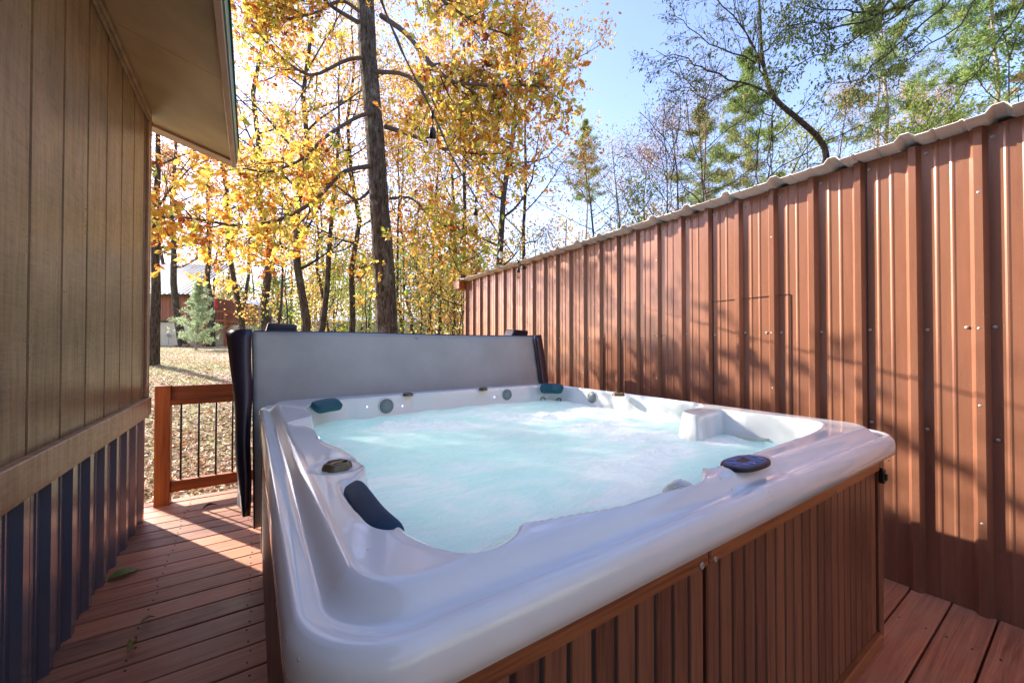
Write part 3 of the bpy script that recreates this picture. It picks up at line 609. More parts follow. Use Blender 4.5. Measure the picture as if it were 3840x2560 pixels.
# cabinet
def cabinet():
    zt=ZA+.015; rr=random.Random(9)
    mb=MB(); mb.box(TX0+.03,TX1-.03,TY0+.03,TY1-.03,.01,.30)
    mb.box(TX0+.026,TX1-.026,TY0+.0255,TY0+.04,.30,zt+.03); mb.box(TX0+.026,TX1-.026,TY1-.04,TY1-.0255,.30,zt+.03); mb.box(TX0+.0255,TX0+.04,TY0+.041,TY1-.041,.30,zt+.03); mb.box(TX1-.04,TX1-.0255,TY0+.041,TY1-.041,.30,zt+.03); mb.build('cabinet_body',M['blackplastic'],TB)
    seam=float(PY(2651,2100,TY0)[0])
    def slats(a,b,name,fixed,axis,z0,z1,m=M['spaw'],w=.0645):
        mb=MB(); gp=MB(); n=max(1,round((b-a)/w)); w=(b-a)/n
        for i in range(n):
            u0=a+i*w+.004; u1=a+(i+1)*w-.004
            if axis=='x': mb.box(u0,u1,fixed,fixed+.02,z0,z1,rr.random(),.0035)
            else: mb.box(fixed,fixed+.02,u0,u1,z0,z1,rr.random(),.0035)
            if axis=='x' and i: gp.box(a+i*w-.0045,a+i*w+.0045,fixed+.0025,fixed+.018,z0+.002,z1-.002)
        o=mb.build(name,m,TB)
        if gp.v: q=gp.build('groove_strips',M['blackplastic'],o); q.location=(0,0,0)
        return o
    rt=zt-.034; rb=rt-.068
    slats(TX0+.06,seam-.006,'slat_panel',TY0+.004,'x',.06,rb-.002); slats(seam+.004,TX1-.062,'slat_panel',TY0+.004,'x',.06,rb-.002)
    mb=MB(); mb.box(TX0+.03,seam-.004,TY0-.008,TY0+.018,rb,rt,.35,.004); mb.build('top_trim',M['spawx'],TB)
    mb=MB(); mb.box(seam+.003,TX1-.05,TY0-.008,TY0+.018,rb,rt,.7,.004); mb.build('top_trim',M['spawx'],TB)
    mb=MB(); mb.box(TX1-.045,TX1,TY0-.006,TY0+.05,.02,rt,.6,.006); mb.build('corner_post',M['spaw'],TB)
    mb=MB(); mb.box(TX0,TX0+.05,TY0-.006,TY0+.05,.02,rt,.2,.006); mb.build('corner_post',M['spaw'],TB)
    mb=MB(); mb.box(TX0+.0,TX0+.05,TY1-.05,TY1+.006,.02,rt,.2,.006); mb.build('corner_post',M['spaw'],TB)
    mb=MB(); mb.box(TX1-.05,TX1,TY1-.05,TY1+.006,.02,rt,.2,.006); mb.build('corner_post',M['spaw'],TB)
    mb=MB(); mb.box(TX0+.05,TX1-.05,TY0-.014,TY0+.018,.006,.055,.6,.004); mb.build('base_trim',M['spawx'],TB)
    wy=M['spaw']
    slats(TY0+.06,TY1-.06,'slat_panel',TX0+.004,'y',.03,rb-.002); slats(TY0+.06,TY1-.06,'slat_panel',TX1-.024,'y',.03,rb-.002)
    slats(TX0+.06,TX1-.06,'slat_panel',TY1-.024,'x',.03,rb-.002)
    for xx in (TX0-.004,TX1-.018):
        mb=MB(); mb.box(xx,xx+.022,TY0+.055,TY1-.055,rb,rt,.4,.004); mb.build('top_trim',M['spaw'],TB)
    for (px,py,r) in ((2630,2120,.0085),(2680,2095,.0068),(3136,1843,.004),(3331,1725,.004)):
        p=PY(px,py,TY0-.008); mb=MB(); mb.lathe((p[0],TY0-.008,min(p[2],rt-.01)),(0,-1,0),[(r*1.2,0),(r*1.2,.0015),(r*.9,.0035),(r*.35,.004),(r*.3,.0025)],16); mb.build('bolt',M['screw'],TB,True)
    p=PY(3313,1790,TY0-.012); mb=MB(); x=TX1-.036;z=rb-.0
    mb.box(x-.012,x+.014,TY0-.022,TY0-.004,z-.055,z+.006,.5,.003); mb.box(x-.007,x+.009,TY0-.03,TY0-.021,z-.04,z-.012,.5,.002); mb.box(x-.016,x-.011,TY0-.018,TY0-.006,z-.004,z+.014,.5,.001); mb.build('cover_clip',M['blackplastic'],TB)
cabinet()
# pads: rounded bodies swept along a curve
def pad(name,pts,wid,thk,up,m,parent,n=26,k=16,taper=True):
    pts=np.array(pts,float); t=np.linspace(0,1,len(pts)); tt=np.linspace(0,1,n)
    C=np.stack([np.interp(tt,t,pts[:,i]) for i in range(3)],1)
    for _ in range(6): C[1:-1]=(C[:-2]+C[2:]+2*C[1:-1])/4
    T=np.gradient(C,axis=0); T/=np.linalg.norm(T,axis=1,keepdims=True); up=np.array(up,float); V=[]
    for i in range(n):
        e=abs(2*tt[i]-1); s=(1-e**7)**.45 if taper else 1; s=max(s,.02)
        side=np.cross(T[i],up); side/=np.linalg.norm(side); u2=np.cross(side,T[i])
        for j in range(k):
            a=2*math.pi*j/k; ca,sa=math.cos(a),math.sin(a); ex=.62
            V.append(C[i]+side*wid/2*s*math.copysign(abs(ca)**ex,ca)+u2*thk/2*s*math.copysign(abs(sa)**ex,sa))
    return grid_mesh(name,np.array(V),k,n,m,parent,closed_u=True)
def Zp(px,py,z): return PZ(px,py,z)
# near left navy pillow lying over the rim
pad('pillow',[Zp(1318,1818,.955),Zp(1352,1875,.955),Zp(1400,1945,.95),Zp(1446,1990,.945),Zp(1496,2028,.935)],.056,.036,(-.45,.1,.9),M['pillow'],TB)
# back-left teal pillow
pad('pillow',[Zp(1175,1530,.94),Zp(1225,1519,.945),Zp(1277,1512,.945)],.10,.05,(-.1,-.55,.8),M['teal'],TB)
pad('pillow',[Zp(2024,1456,.935),Zp(2070,1456,.935),Zp(2112,1459,.935)],.09,.05,(-.3,-.8,.5),M['teal'],TB)
# diverter knobs
def knob(c,r,m=M['bronze']):
    x,y=c[0],c[1]; z=ZL-.01; vs=[];fs=[];n=36; prof=[(1.02,0),(1.05,.005),(1.0,.012),(.93,.018),(.82,.021),(.74,.021),(.70,.016),(.45,.015),(.40,.019),(.0,.020)]
    for q,(rr,h) in enumerate(prof):
        for k in range(n):
            a=2*math.pi*k/n; lob=1+.06*math.cos(6*a)*(1 if q<5 else 0); vs.append((x+r*rr*lob*math.cos(a),y+r*rr*lob*math.sin(a),z+h))
    for q in range(len(prof)-1):
        for k in range(n): k2=(k+1)%n; fs.append((q*n+k,q*n+k2,(q+1)*n+k2,(q+1)*n+k))
    mb=MB(); mb.add(vs,fs); 
    a0=.6; ca,sa=math.cos(a0),math.sin(a0)
    q=[(x+ca*u*r-sa*v*r*.22,y+sa*u*r+ca*v*r*.22,z+.015+hh) for hh in (0,.006) for u,v in ((-.72,-.7),(.72,-.7),(.72,.7),(-.72,.7))]
    mb.add(q,[(0,1,2,3),(4,5,6,7),(0,1,5,4),(1,2,6,5),(2,3,7,6),(3,0,4,7)])
    return mb.build('diverter_knob',m,TB)
for c,r in zip(KN,(.038,.036,.036,.042)): knob(c,r)
# speakers on the inner back wall
def wallpt(px,py):   # march the photo ray to the shell
    d=ray(px,py)
    ts=np.linspace(.5,6,1600); X=d[0]*ts;Y=d[1]*ts;Z=H+d[2]*ts
    dd=np.minimum(np.minimum(X-X0,X1-X),np.minimum(Y-Y0,Y1-Y)); z,s=shell_z(X,Y,np.clip(dd,0,9)); ok=(dd>0)&(Z<z)
    i=int(np.argmax(ok)); p=np.array([X[i],Y[i],Z[i]]); e=.012
    f=lambda x,y: shell_z(np.array([x]),np.array([y]),np.array([.3]))[0][0]
    n=np.array([-(f(p[0]+e,p[1])-f(p[0]-e,p[1]))/2/e,-(f(p[0],p[1]+e)-f(p[0],p[1]-e))/2/e,1]); n/=np.linalg.norm(n); return p,n
for (px,py,r) in ((1448,1522,.058),(1900,1479,.052),(2222,1489,.052)):
    p,n=wallpt(px,py); n=n*np.array([1,1,.25]); n/=np.linalg.norm(n); mb=MB(); mb.lathe(p-n*.03,n,[(r,0),(r,.034),(r*.93,.040),(r*.88,.037)],36); sp=mb.build('speaker',M['shell'],TB,True)
    mb=MB(); mb.lathe(p-n*.03,n,[(r*.87,.034),(r*.87,.0385),(r*.3,.043),(.001,.0435)],32); g=mb.build('grille',M['speaker'],sp,True)
ledm,nt,b=mat('blue_led'); b.inputs['Base Color'].default_value=(.1,.1,.8,1); b.inputs['Emission Color'].default_value=(.25,.3,1,1); b.inputs['Emission Strength'].default_value=2.5
for (px,py) in ((1376,1525),(1508,1522),(1853,1488),(2325,1518),(2519,1549),(1193,1642)):
    p,n=wallpt(px,py); mb=MB(); mb.lathe(p-n*.004,n,[(.0085,0),(.0085,.006),(.0055,.007)],12); q=mb.build('light_point',M['capmetal'],TB,True)
    mb=MB(); mb.lathe(p-n*.004,n,[(.0045,.006),(.0045,.0085),(.001,.0095)],10); mb.build('lens',ledm,q,True)
for (px,py) in ((2036,1499),(2096,1501)):
    p,n=wallpt(px,py); mb=MB(); mb.lathe(p-n*.004,n,[(.026,0),(.026,.008),(.018,.012),(.016,.004)],20); mb.build('jet',M['speaker'],TB,True)
# control panel
def control():
    n=48; 
    def ring(sx,sy,z,inset=0):
        out=[]
        for k in range(n):
            a=2*math.pi*k/n; ca,sa=math.cos(a),math.sin(a); out.append((CPN[0]+sx*math.copysign(abs(ca)**.8,ca),CPN[1]+.012+sy*math.copysign(abs(sa)**.8,sa),z))
        return out
    sx,sy=.098,.047; vs=[]; z=ZL+.003
    pr=[(1,-.004),(1,.003),(.97,.007),(.9,.008)]
    for s,h in pr: vs+=ring(sx*s,sy*s,z+h)
    fs=[]
    for q in range(len(pr)-1):
        for k in range(n): k2=(k+1)%n; fs.append((q*n+k,q*n+k2,(q+1)*n+k2,(q+1)*n+k))
    mb=MB(); mb.add(vs,fs+[tuple((len(pr)-1)*n+k for k in range(n))]); cp=mb.build('control_panel',simple('panel_bezel',(.015,.02,.035),.4,spec=.3),TB)
    mb=MB(); mb.add(ring(sx*.86,sy*.84,z+.0085),[tuple(range(n))]); mb.build('keypad',simple('panel_face',(.05,.12,.26),.45,spec=.3),cp,fixn=False)
    x,y=CPN[0],CPN[1]+.012
    mb=MB(); mb.box(x-.022,x+.022,y-.004,y+.018,z+.0087,z+.0100,.5,.0004); mb.build('display',simple('lcd',(.03,.03,.03),.2),cp)
    for (u,v) in ((-.06,.008),(-.045,-.02),(-.015,-.025),(.02,-.026),(.05,-.018),(.065,.008),(-.03,.024),(.035,.025)):
        mb=MB(); mb.lathe((x+u,y+v,z+.009),(0,0,1),[(.0085,0),(.0085,.001),(.006,.002)],14); mb.build('button',simple('button_blue',(.12,.2,.42),.35),cp,True)
control()
# floating filter ring
c=PZ(2823,1634,ZW+.01); mb=MB(); mb.lathe((c[0],c[1],ZW-.02),(0,0,1),[(.086,0),(.086,.034),(.083,.038),(.078,.034),(.078,.008)],40); fr=mb.build('filter_ring',simple('cream_plastic',(.62,.60,.45),.3),TB,True)
mb=MB(); mb.cyl((c[0]-.01,c[1]+.055,ZW+.008),(0,0,1),.009,.03,14); mb.build('handle',simple('cream_plastic2',(.5,.48,.36),.3),fr)
# ribbed waterfall fin standing at the near inner edge
pad('waterfall_fin',[Zp(2490,1848,.895),Zp(2522,1822,.928),Zp(2553,1808,.940),Zp(2580,1824,.925),Zp(2596,1848,.895)],.026,.022,(-.2,.3,.9),M['shell'],TB)
for k in range(4):
    o_=.004+.0075*k; q=[Zp(2524,1826,.926)+[0,0,.010-.004*k],Zp(2552,1812,.938)+[0,0,.011-.005*k],Zp(2576,1827,.924)+[0,0,.010-.004*k]]
    mb=MB(); mb.tube([a+np.array([-.004,-.004,0])*k for a in q],[.0022]*3,6); mb.build('fin_ridge',M['shell'],TB,True)
# ------------------------------------------------------------------ water
def build_water():
    xs=np.arange(X0+.08,X1-.07,.0125); ys=np.arange(Y0+.06,Y1-.07,.0125); X,Y=np.meshgrid(xs,ys); rng=np.random.default_rng(4); Z=np.zeros_like(X)
    for k in range(46):
        a=rng.uniform(0,2*math.pi); f=rng.uniform(6,48); ph=rng.uniform(0,6.28); A=.0014/(1+f/22)
        Z+=A*np.sin(f*(X*math.cos(a)+Y*math.sin(a))+ph+1.2*np.sin(3*X+2.1*Y+k))
    foam=np.zeros_like(X)
    for (px,py,s,h) in ((1560,1600,.17,.030),(1470,1600,.12,.02),(1700,1600,.14,.014),(2060,1560,.20,.016),(2240,1600,.20,.014),(2420,1640,.2,.012),(2500,1700,.16,.012),(2350,1760,.22,.010),(1900,1560,.15,.012),(2700,1650,.15,.008),(2200,1540,.15,.012)):
        c=PZ(px,py,ZW); g=np.exp(-(((X-c[0])/s)**2+((Y-c[1])/(s*.6))**2)); foam+=g*min(1,h/.016); Z+=g*h*(.8+.5*np.sin(31*X+17*Y)*np.cos(23*Y-11*X))
    Z+=np.clip(foam,0,1)*rng.normal(size=Z.shape)*.0045
    V=np.stack([X.ravel(),Y.ravel(),ZW+Z.ravel()],1)
    o=grid_mesh('water',V,len(xs),len(ys),M['water'],None,attr={'foam':np.clip(foam,0,1).ravel()})
    setp(o,'bright turquoise bubbling water filling the hot tub',None,kind='structure')
build_water()
ul=bpy.data.lights.new('underwater_fill','AREA'); ul.shape='RECTANGLE'; ul.size=1.75; ul.size_y=1.85; ul.energy=2.0; ul.color=(.86,1,.97)  # fill light added below the surface to brighten the water
uo=bpy.data.objects.new('underwater_fill',ul); COL.objects.link(uo); uo.parent=TB; uo.location=(.03,.03,.635); uo.rotation_euler=(math.pi,0,0)
# ------------------------------------------------------------------ folded tub cover
def cover():
    CO=empty('tub_cover',(1.2,3.2,0),'grey folded vinyl cover standing upright behind the hot tub','tub cover')
    rng=np.random.default_rng(11); nu,nv=70,40; xa,xb=.0,2.42; zb,ztop=.12,1.405; V=[]
    for j in range(nv):
        f=j/(nv-1); z=zb+(ztop-zb)*f; y=3.065+.19*f
        for i in range(nu):
            g=i/(nu-1); x=xa+.015*(1-f)+(xb+.07*(1-f)-xa)*g
            bul=.022*math.sin(math.pi*min(1,g*1.0))**.3*math.sin(math.pi*f)**.4
            wr=.005*math.sin(60*f+9*g)*math.exp(-g*18)+.003*math.sin(9*g+5*f)*math.sin(7*f+3*g)+.004*math.sin(50*f-7*g)*math.exp(-(1-g)*22)+.002*math.sin(40*g)*math.exp(-(1-f)*10)
            V.append((x,y-bul+wr,z+.004*math.sin(7*g)))
    pn=grid_mesh('grey_panel',np.array(V),nu,nv,M['cover'],CO); 
    md=pn.modifiers.new('s','SOLIDIFY'); md.thickness=.04; md.offset=-1
    mb=MB(); mb.prism([(0,3.11,.14),(0,3.27,1.37),(0,3.40,1.34),(0,3.26,.14)],(.03,0,0),(2.36,0,0)); mb.build('foam_core',M['navy'],CO)
    # end skirts: curved dark flaps
    def flap(x,sgn,name):
        V=[]; nv=24; prof=[(-.012,-.015),(.012*sgn*0,-.03),(-.012*-sgn,.0),(.05*sgn,.03),(.075*sgn,.10),(.06*sgn,.17)]
        for j in range(nv):
            f=j/(nv-1); z=.22+(1.42-.22)*f; y=3.055+.19*f
            wd=.35+.65*f**.6; flare=.04*f**5
            for (dx,dy) in ((0,-.018),(.03*sgn,-.028),(.075*sgn*wd,-.02),(.10*sgn*wd+flare*sgn,.03),(.10*sgn*wd,.12),(.06*sgn,.2)):
                V.append((x+dx+.004*math.sin(13*f+dy*20),y+dy,z+.012*math.cos(f*9)*abs(dx)*8))
        o=grid_mesh(name,np.array(V),6,nv,M['navy'],CO); md=o.modifiers.new('s','SOLIDIFY'); md.thickness=.012
    flap(-.002,-1,'end_flap'); 
    V=[];nv=24
    for j in range(nv):
        f=j/(nv-1); z=.22+(1.40-.22)*f; y=3.055+.19*f; x=2.49-.075*f
        for (dx,dy) in ((0,-.025),(.02,-.035),(.085,-.03),(.11,.02),(.10,.12),(.05,.2)): V.append((x+dx,y+dy,z+(.02*f if dx>.01 else 0)))
    o=grid_mesh('end_flap',np.array(V),6,nv,M['navy'],CO); md=o.modifiers.new('s','SOLIDIFY'); md.thickness=.012
    for x0 in (.075,2.16):
        mb=MB(); p=[(x0,3.27,1.385),(x0+.20,3.27,1.385),(x0+.20,3.245,1.462),(x0+.02,3.245,1.470)]
        mb.add([(a,b,c) for a,b,c in p]+[(a,b+.16,c+.005) for a,b,c in p],[(0,1,2,3),(4,5,6,7),(0,1,5,4),(1,2,6,5),(2,3,7,6),(3,0,4,7)]); o=mb.build('hinge_strap',M['navy'],CO)
        bv=o.modifiers.new('b','BEVEL'); bv.width=.012; bv.segments=3
    mb=MB(); tp=[(xa+.012+(.07)*0+f*(xb-xa-.02),3.065+.19-.028,ztop+.002+.004*math.sin(7*f)) for f in np.linspace(0,1,40)]; mb.tube(tp,[.0045]*40,6)
    mb.tube([(xa+.018*(1-f)+.004,3.062+.19*f-.004,zb+(ztop-zb)*f) for f in np.linspace(0,1,30)],[.0045]*30,6); mb.tube([(xb+.07*(1-f)-.004,3.062+.19*f-.004,zb+(ztop-zb)*f) for f in np.linspace(0,1,30)],[.0045]*30,6); mb.build('piping',M['navy'],CO,True)
    p=PY(1562,1257,3.24); mb=MB(); mb.lathe((p[0],3.235,1.37),(0,-1,0),[(.008,0),(.008,.004),(.004,.006)],12); mb.build('rivet',M['screw'],CO)
cover()
# ------------------------------------------------------------------ string light
def string_light():
    pts=[(1395,-80,1.30),(1500,180,1.62),(1622,423,2.0),(1700,600,2.45),(1784,744,3.0),(1877,891,3.75),(1944,979,4.45),(1963,1003,4.78)]
    Q=np.array([P(*a) for a in pts]); SL=empty('string_light',tuple(Q[-1]),'black string light with clear bulbs sloping down to the shed roof','string light')
    t=np.linspace(0,1,len(Q)); tt=np.linspace(0,1,70); C=np.stack([np.interp(tt,t,Q[:,i]) for i in range(3)],1)
    mb=MB(); mb.tube(C,[.0042]*70,6); mb.tube(C+np.array([.006,.0,.006])*np.sin(tt*60)[:,None]*.5+[0,0,.006],[.003]*70,5); mb.build('cable',simple('cable_rubber',(.06,.06,.065),.35),SL,True)
    mb=MB(); mb.lathe(Q[-1]+[0,0,0],(1,0,0),[(.02,-.03),(.024,0),(.012,.04)],10); mb.build('plug',M['blackplastic'],SL)
    g,nt,b=mat('bulb_glass'); b.inputs['Transmission Weight'].default_value=1; b.inputs['Roughness'].default_value=.02; b.inputs['IOR'].default_value=1.1; b.inputs['Base Color'].default_value=(1,.97,.92,1)
    fm=simple('filament',(.9,.6,.25),.3,metal=.6)
    for k in (2,4,5,6):
        q=Q[k]
        mb=MB(); mb.tube([q+[0,0,.008],q+[0,0,-.03]],[.011,.007],10); mb.tube([q+[0,0,-.03],q+[0,0,-.078]],[.0035,.0035],8); mb.lathe(q+[0,0,-.13],(0,0,1),[(.017,0),(.0175,.03),(.015,.045),(.006,.055)],18); s=mb.build('socket',M['blackplastic'],SL,True)
        mb=MB(); mb.lathe(q+[0,0,-.13],(0,0,-1),[(.013,0),(.014,.01),(.022,.03),(.0235,.045),(.019,.06),(.010,.068),(.002,.070)],20); bl=mb.build('bulb',g,SL,True)
        mb=MB(); mb.tube([q+[0,0,-.131],q+[.004,0,-.15],q+[.006,0,-.175],q+[-.004,0,-.175],q+[-.004,0,-.15],q+[0,0,-.131]],[.0016]*6,5); mb.build('filament',fm,bl)
string_light()
# ------------------------------------------------------------------ leaves on the deck
def deck_leaf(px,py,L,wd,ang,m,label,curl=.35,name='fallen_leaf'):
    p=PZ(px,py,.004); V=[];n=14;k=7
    for i in range(n):
        f=i/(n-1); w=wd*math.sin(math.pi*f**.8)**.8*(1+.12*math.sin(f*40))
        for j in range(k):
            g=j/(k-1)*2-1; x=(f-.5)*L; y=g*w/2; z=curl*abs(g)**1.5*w+.012*math.sin(f*3.1)+.002*math.sin(f*30+g*5)
            V.append((x*math.cos(ang)-y*math.sin(ang),x*math.sin(ang)+y*math.cos(ang),z+.002))
    o=grid_mesh(name,np.array(V),k,n,m,None,attr={'lc':[.5]*(n*k)}); o.location=p; setp(o,label,'leaf'); return o
lg=simple('green_leaf_skin',(.10,.16,.025),.45,var=.4,scale=30); lb=simple('tan_leaf_skin',(.36,.25,.13),.6,var=.3,scale=40); lo=simple('dry_olive_leaf_skin',(.30,.27,.07),.6,var=.4,scale=40)
deck_leaf(464,2156,.135,.085,.35,lg,'flat green leaf lying on the deck beside the metal skirting',.12)
deck_leaf(553,2327,.06,.018,.55,lb,'small thin tan leaf in the middle of the deck walkway',.5)
deck_leaf(497,2428,.055,.026,1.2,lo,'small curled olive leaf nearest the camera on the deck',.9)
deck_leaf(787,1900,.10,.02,.4,simple('brown_leaf_skin',(.16,.07,.04),.7,var=.3,scale=40),'dry brown curled leaf by the deck railing',.8)
# ------------------------------------------------------------------ lawn litter (uncountable)
def litter():
    rng=np.random.default_rng(21); n=26000
    r=4.55+(rng.random(n)**1.5)*26; a=rng.uniform(R(-13),R(4),n)
    x=r*np.sin(a+R(0)); y=r*np.cos(a); z=gz(x,y)+.03*np.sin(x*1.3)*np.cos(y*1.1)+.015
    keep=(y>4.5); C=np.stack([x,y,z],1)[keep]; n=len(C)
    d=rng.normal(size=(n,3)); d[:,2]=rng.normal(size=n)*.18; d/=np.linalg.norm(d,axis=1,keepdims=True)
    u=np.cross(d,np.array([0,0,1.])+rng.normal(size=(n,3))*.25); u/=np.linalg.norm(u,axis=1,keepdims=True); s=rng.uniform(.04,.09,n)[:,None]
    V=np.stack([C,C+d*s*.5+u*s*.3+[0,0,.012],C+d*s,C+d*s*.5-u*s*.3+[0,0,.008]],1).reshape(-1,3); b=np.arange(n)[:,None]*4
    Q=np.concatenate([b+[[0,1,2]],b+[[0,2,3]]]); lc=rng.beta(2,1.6,n)
    lc[rng.random(n)<.05]=1
    o=fast_mesh('fallen_leaves',V,Q,M['litter'],None,{'lc':np.repeat(lc,4)}); setp(o,'dry tan and orange leaves scattered over the lawn',None,kind='stuff')
litter()
#TREES
# ------------------------------------------------------------------ the big hickory with limbs reaching over the deck
def compound(name,tips,n,size,m,parent,rng,jit=.12,lc=None,big=True,droop=.55):
    T=np.concatenate(tips); idx=rng.integers(0,len(T),n); C=T[idx]+rng.normal(size=(n,3))*jit
    r=rng.normal(size=(n,3)); r[:,2]-=droop*1.5; r/=np.linalg.norm(r,axis=1,keepdims=True); u=np.cross(r,rng.normal(size=(n,3))); u/=np.linalg.norm(u,axis=1,keepdims=True)
    sz=size*rng.uniform(.75,1.2,n); CC=[];DD=[];SS=[]
    for (a,b,o,k) in ((1,0,.55,1.0),(.6,.8,.5,.85),(.6,-.8,.5,.85),(.25,.95,.2,.6),(.25,-.95,.2,.6)):
        CC.append(C+r*(sz*o)[:,None]); DD.append(r*a+u*b); SS.append(sz*k)
    l=rng.beta(1.9,1.7,n) if lc is None else lc(n)
    L=np.clip(np.concatenate([l+rng.normal(size=n)*.07 for _ in range(5)]),0,1)
    return mk_leaves(name,np.concatenate(CC),np.concatenate(SS),M[m],parent,rng,lc=L,droop=.2,asp=.52,dirs=np.concatenate(DD),big=big)
def hickory():
    rng=np.random.default_rng(5); path=[(1456,1340,7.9),(1452,1238,7.9),(1440,1000,7.95),(1422,760,8.0),(1404,480,8.1),(1380,220,8.2),(1371,0,8.3),(1365,-260,8.4),(1350,-700,8.6)]
    Q=np.array([P(*a) for a in path]); z0=float(gz(Q[0][0],Q[0][1]))-.2; Q[0]=[Q[0][0],Q[0][1],z0]
    root=empty('hickory_tree',tuple(Q[0]),'tall straight trunked tree with yellow and orange leaves right behind the tub cover','tree')
    rad=np.array([.235,.205,.195,.185,.178,.172,.165,.15,.10]); t=np.linspace(0,1,9); tt=np.linspace(0,1,60)
    D=np.stack([np.interp(tt,t,Q[:,i]) for i in range(3)],1); rr=np.interp(tt,t,rad)
    V,F=tube_arrays(D,rr,26); 
    c=np.repeat(D,26,0); w=V-c; ang=np.tile(np.arange(26),60); V=c+w*(1+.05*np.sin(ang*2.4+np.repeat(tt,26)*9)+rng.normal(size=len(V))*.018)[:,None]
    fast_mesh('trunk',V,np.array(F),M['bark'],root,None,True)
    Wd=Wood(); tips=[]; near=[]
    limbs=[ # (points, radius, nsub, L, near?)
     ([(1390,622,7.9),(1290,625,7.5),(1180,760,6.9),(1050,830,6.2),(900,850,5.6),(740,830,5.0),(600,810,4.7)],.045,16,.95,1),
     ([(1405,420,8.0),(1340,440,7.6),(1220,520,7.0),(1120,600,6.4),(1000,640,5.9),(880,640,5.5)],.04,14,.9,1),
     ([(1375,215,8.1),(1300,225,7.9),(1180,290,7.7),(1050,210,7.5),(960,120,7.4),(900,30,7.4)],.04,16,.9,1),
     ([(1368,60,8.2),(1290,-20,8.0),(1180,60,7.8),(1080,90,7.7),(990,60,7.6)],.04,14,.9,1),
     ([(1445,475,8.1),(1560,500,7.9),(1660,560,7.6),(1780,590,7.3),(1880,570,7.0)],.05,14,1.1,0),
     ([(1430,60,8.2),(1520,130,7.8),(1600,230,7.4),(1700,300,7.0),(1800,320,6.8),(1940,330,6.6),(2080,330,6.5)],.055,18,1.0,0),
     ([(1410,270,8.1),(1520,280,7.8),(1600,350,7.4),(1720,420,7.2),(1850,430,7.0)],.045,14,1.0,0),
     ([(1462,745,8.0),(1540,730,7.8),(1620,800,7.4),(1720,880,7.2),(1800,960,7.0)],.03,12,.8,0),
     ([(1395,-60,8.3),(1500,-100,7.8),(1650,20,7.3),(1800,100,7.0),(1930,140,6.9)],.05,16,1.0,0),
     ([(1440,960,8.0),(1400,990,7.8),(1330,1060,7.5)],.018,3,.3,0),
     ([(1370,100,8.2),(1230,10,8.0),(1150,-60,7.8),(1060,-60,7.7)],.05,16,1.0,1),
     ([(1400,700,8.0),(1330,760,7.8),(1250,690,7.4),(1150,700,7.0)],.03,10,.8,0),
    ]
    for pts,r,ns,L,nr in limbs:
        q=np.array([P(*a) for a in pts]); k=len(q); q=q+np.concatenate([[[0,0,0]],rng.normal(size=(k-1,3))*.04]); t2=np.linspace(0,1,k*3); q=np.stack([np.interp(t2,np.linspace(0,1,k),q[:,i]) for i in range(3)],1)
        q[1:-1]=(q[:-2]+q[2:]+2*q[1:-1])/4; Wd.add(q,np.linspace(r,.010,len(q)),7); tp=[]
        sub_branches(Wd,q,r,rng,ns,L,1,tp,.22,.0,.9,.3,5); (near if nr else tips).extend(tp)
        tp2=q[len(q)//2:]; (near if nr else tips).append(tp2)
    Wd.build('limbs',M['twig'],root)
    compound('crown',tips,2200,.115,'hick',root,rng,.16)
    compound('overhanging_leaves',near,1650,.11,'hick',root,rng,.14,lc=lambda n:rng.beta(2.0,1.9,n))
hickory()
# second tree standing to the right of the hickory, with bare upper twigs
BG='trees in the woods behind the tub'
tree('deciduous_tree','tall forked tree with golden leaves near the far end of the metal shed',1847,12.5,-420,30,3.6,'gold',6500,.13,31,lean=(.01,0),y0=.22,nb=20,group=BG,jit=.22)
tree('deciduous_tree','orange leaved tree just left of the big hickory trunk',1311,13.5,-100,25,3.0,'gold',4200,.12,32,y0=.25,nb=16,group=BG)
tree('deciduous_tree','dark mossy trunked tree standing left of the big hickory',1125,11,-300,34,3.0,'hick',4200,.105,33,lean=(.005,0),y0=.22,nb=18,group=BG)
tree('deciduous_tree','slimmer trunk rising close beside the dark mossy trunk',1160,13,150,24,2.6,'gold',2600,.12,34,lean=(.045,0),y0=.35,nb=12,group=BG)
tree('deciduous_tree','thick grey trunk leaning left beyond the small green pine',1000,17,-250,32,3.8,'rust',5200,.14,35,lean=(-.06,0),y0=.3,nb=16,group=BG)
tree('deciduous_tree','thin trunk between the thick grey trunk and the mossy trunk',1057,13,420,12,1.9,'gold',1700,.11,36,y0=.3,nb=11,group=BG)
tree('deciduous_tree','slender trunk under bright sky left of the orange leaved tree',1203,15,420,15,2.2,'gold',1600,.11,37,lean=(.02,0),y0=.35,nb=10,group=BG)
tree('deciduous_tree','lichen spotted trunk at the corner of the house',570,11.2,150,36,2.3,'rust',1700,.12,38,lean=(.0,0),y0=.35,nb=12,bend=.25,group=BG)
tree('deciduous_tree','dark spreading oak with crooked limbs above the small green pine',790,25,250,22,4.4,'rust',3600,.15,39,y0=.28,nb=16,group=BG,wob=.25)
tree('deciduous_tree','bare leaning tree with sparse leaves above the neighbouring cabin',690,24,330,24,4.2,'rust',2600,.17,40,lean=(.03,0),y0=.3,nb=16,group=BG,wob=.2)
tree('deciduous_tree','sparse grey limbed tree right of the green roof edge',930,15,-350,20,3.4,'olive',900,.12,41,lean=(-.04,0),y0=.3,nb=14,group=BG,wob=.2)
tree('deciduous_tree','thin dark trunk just right of the big hickory trunk',1500,14,350,13,2.2,'gold',2400,.12,42,lean=(-.02,0),y0=.25,nb=12,group=BG)
tree('deciduous_tree','slim straight trunk in golden leaves, second right of the hickory',1547,17,250,13,2.8,'gold',3200,.13,43,y0=.22,nb=12,group=BG)
tree('deciduous_tree','slim trunk leaning right, third right of the hickory',1592,15,100,14,2.8,'gold',3300,.13,44,lean=(.01,0),y0=.2,nb=13,group=BG)
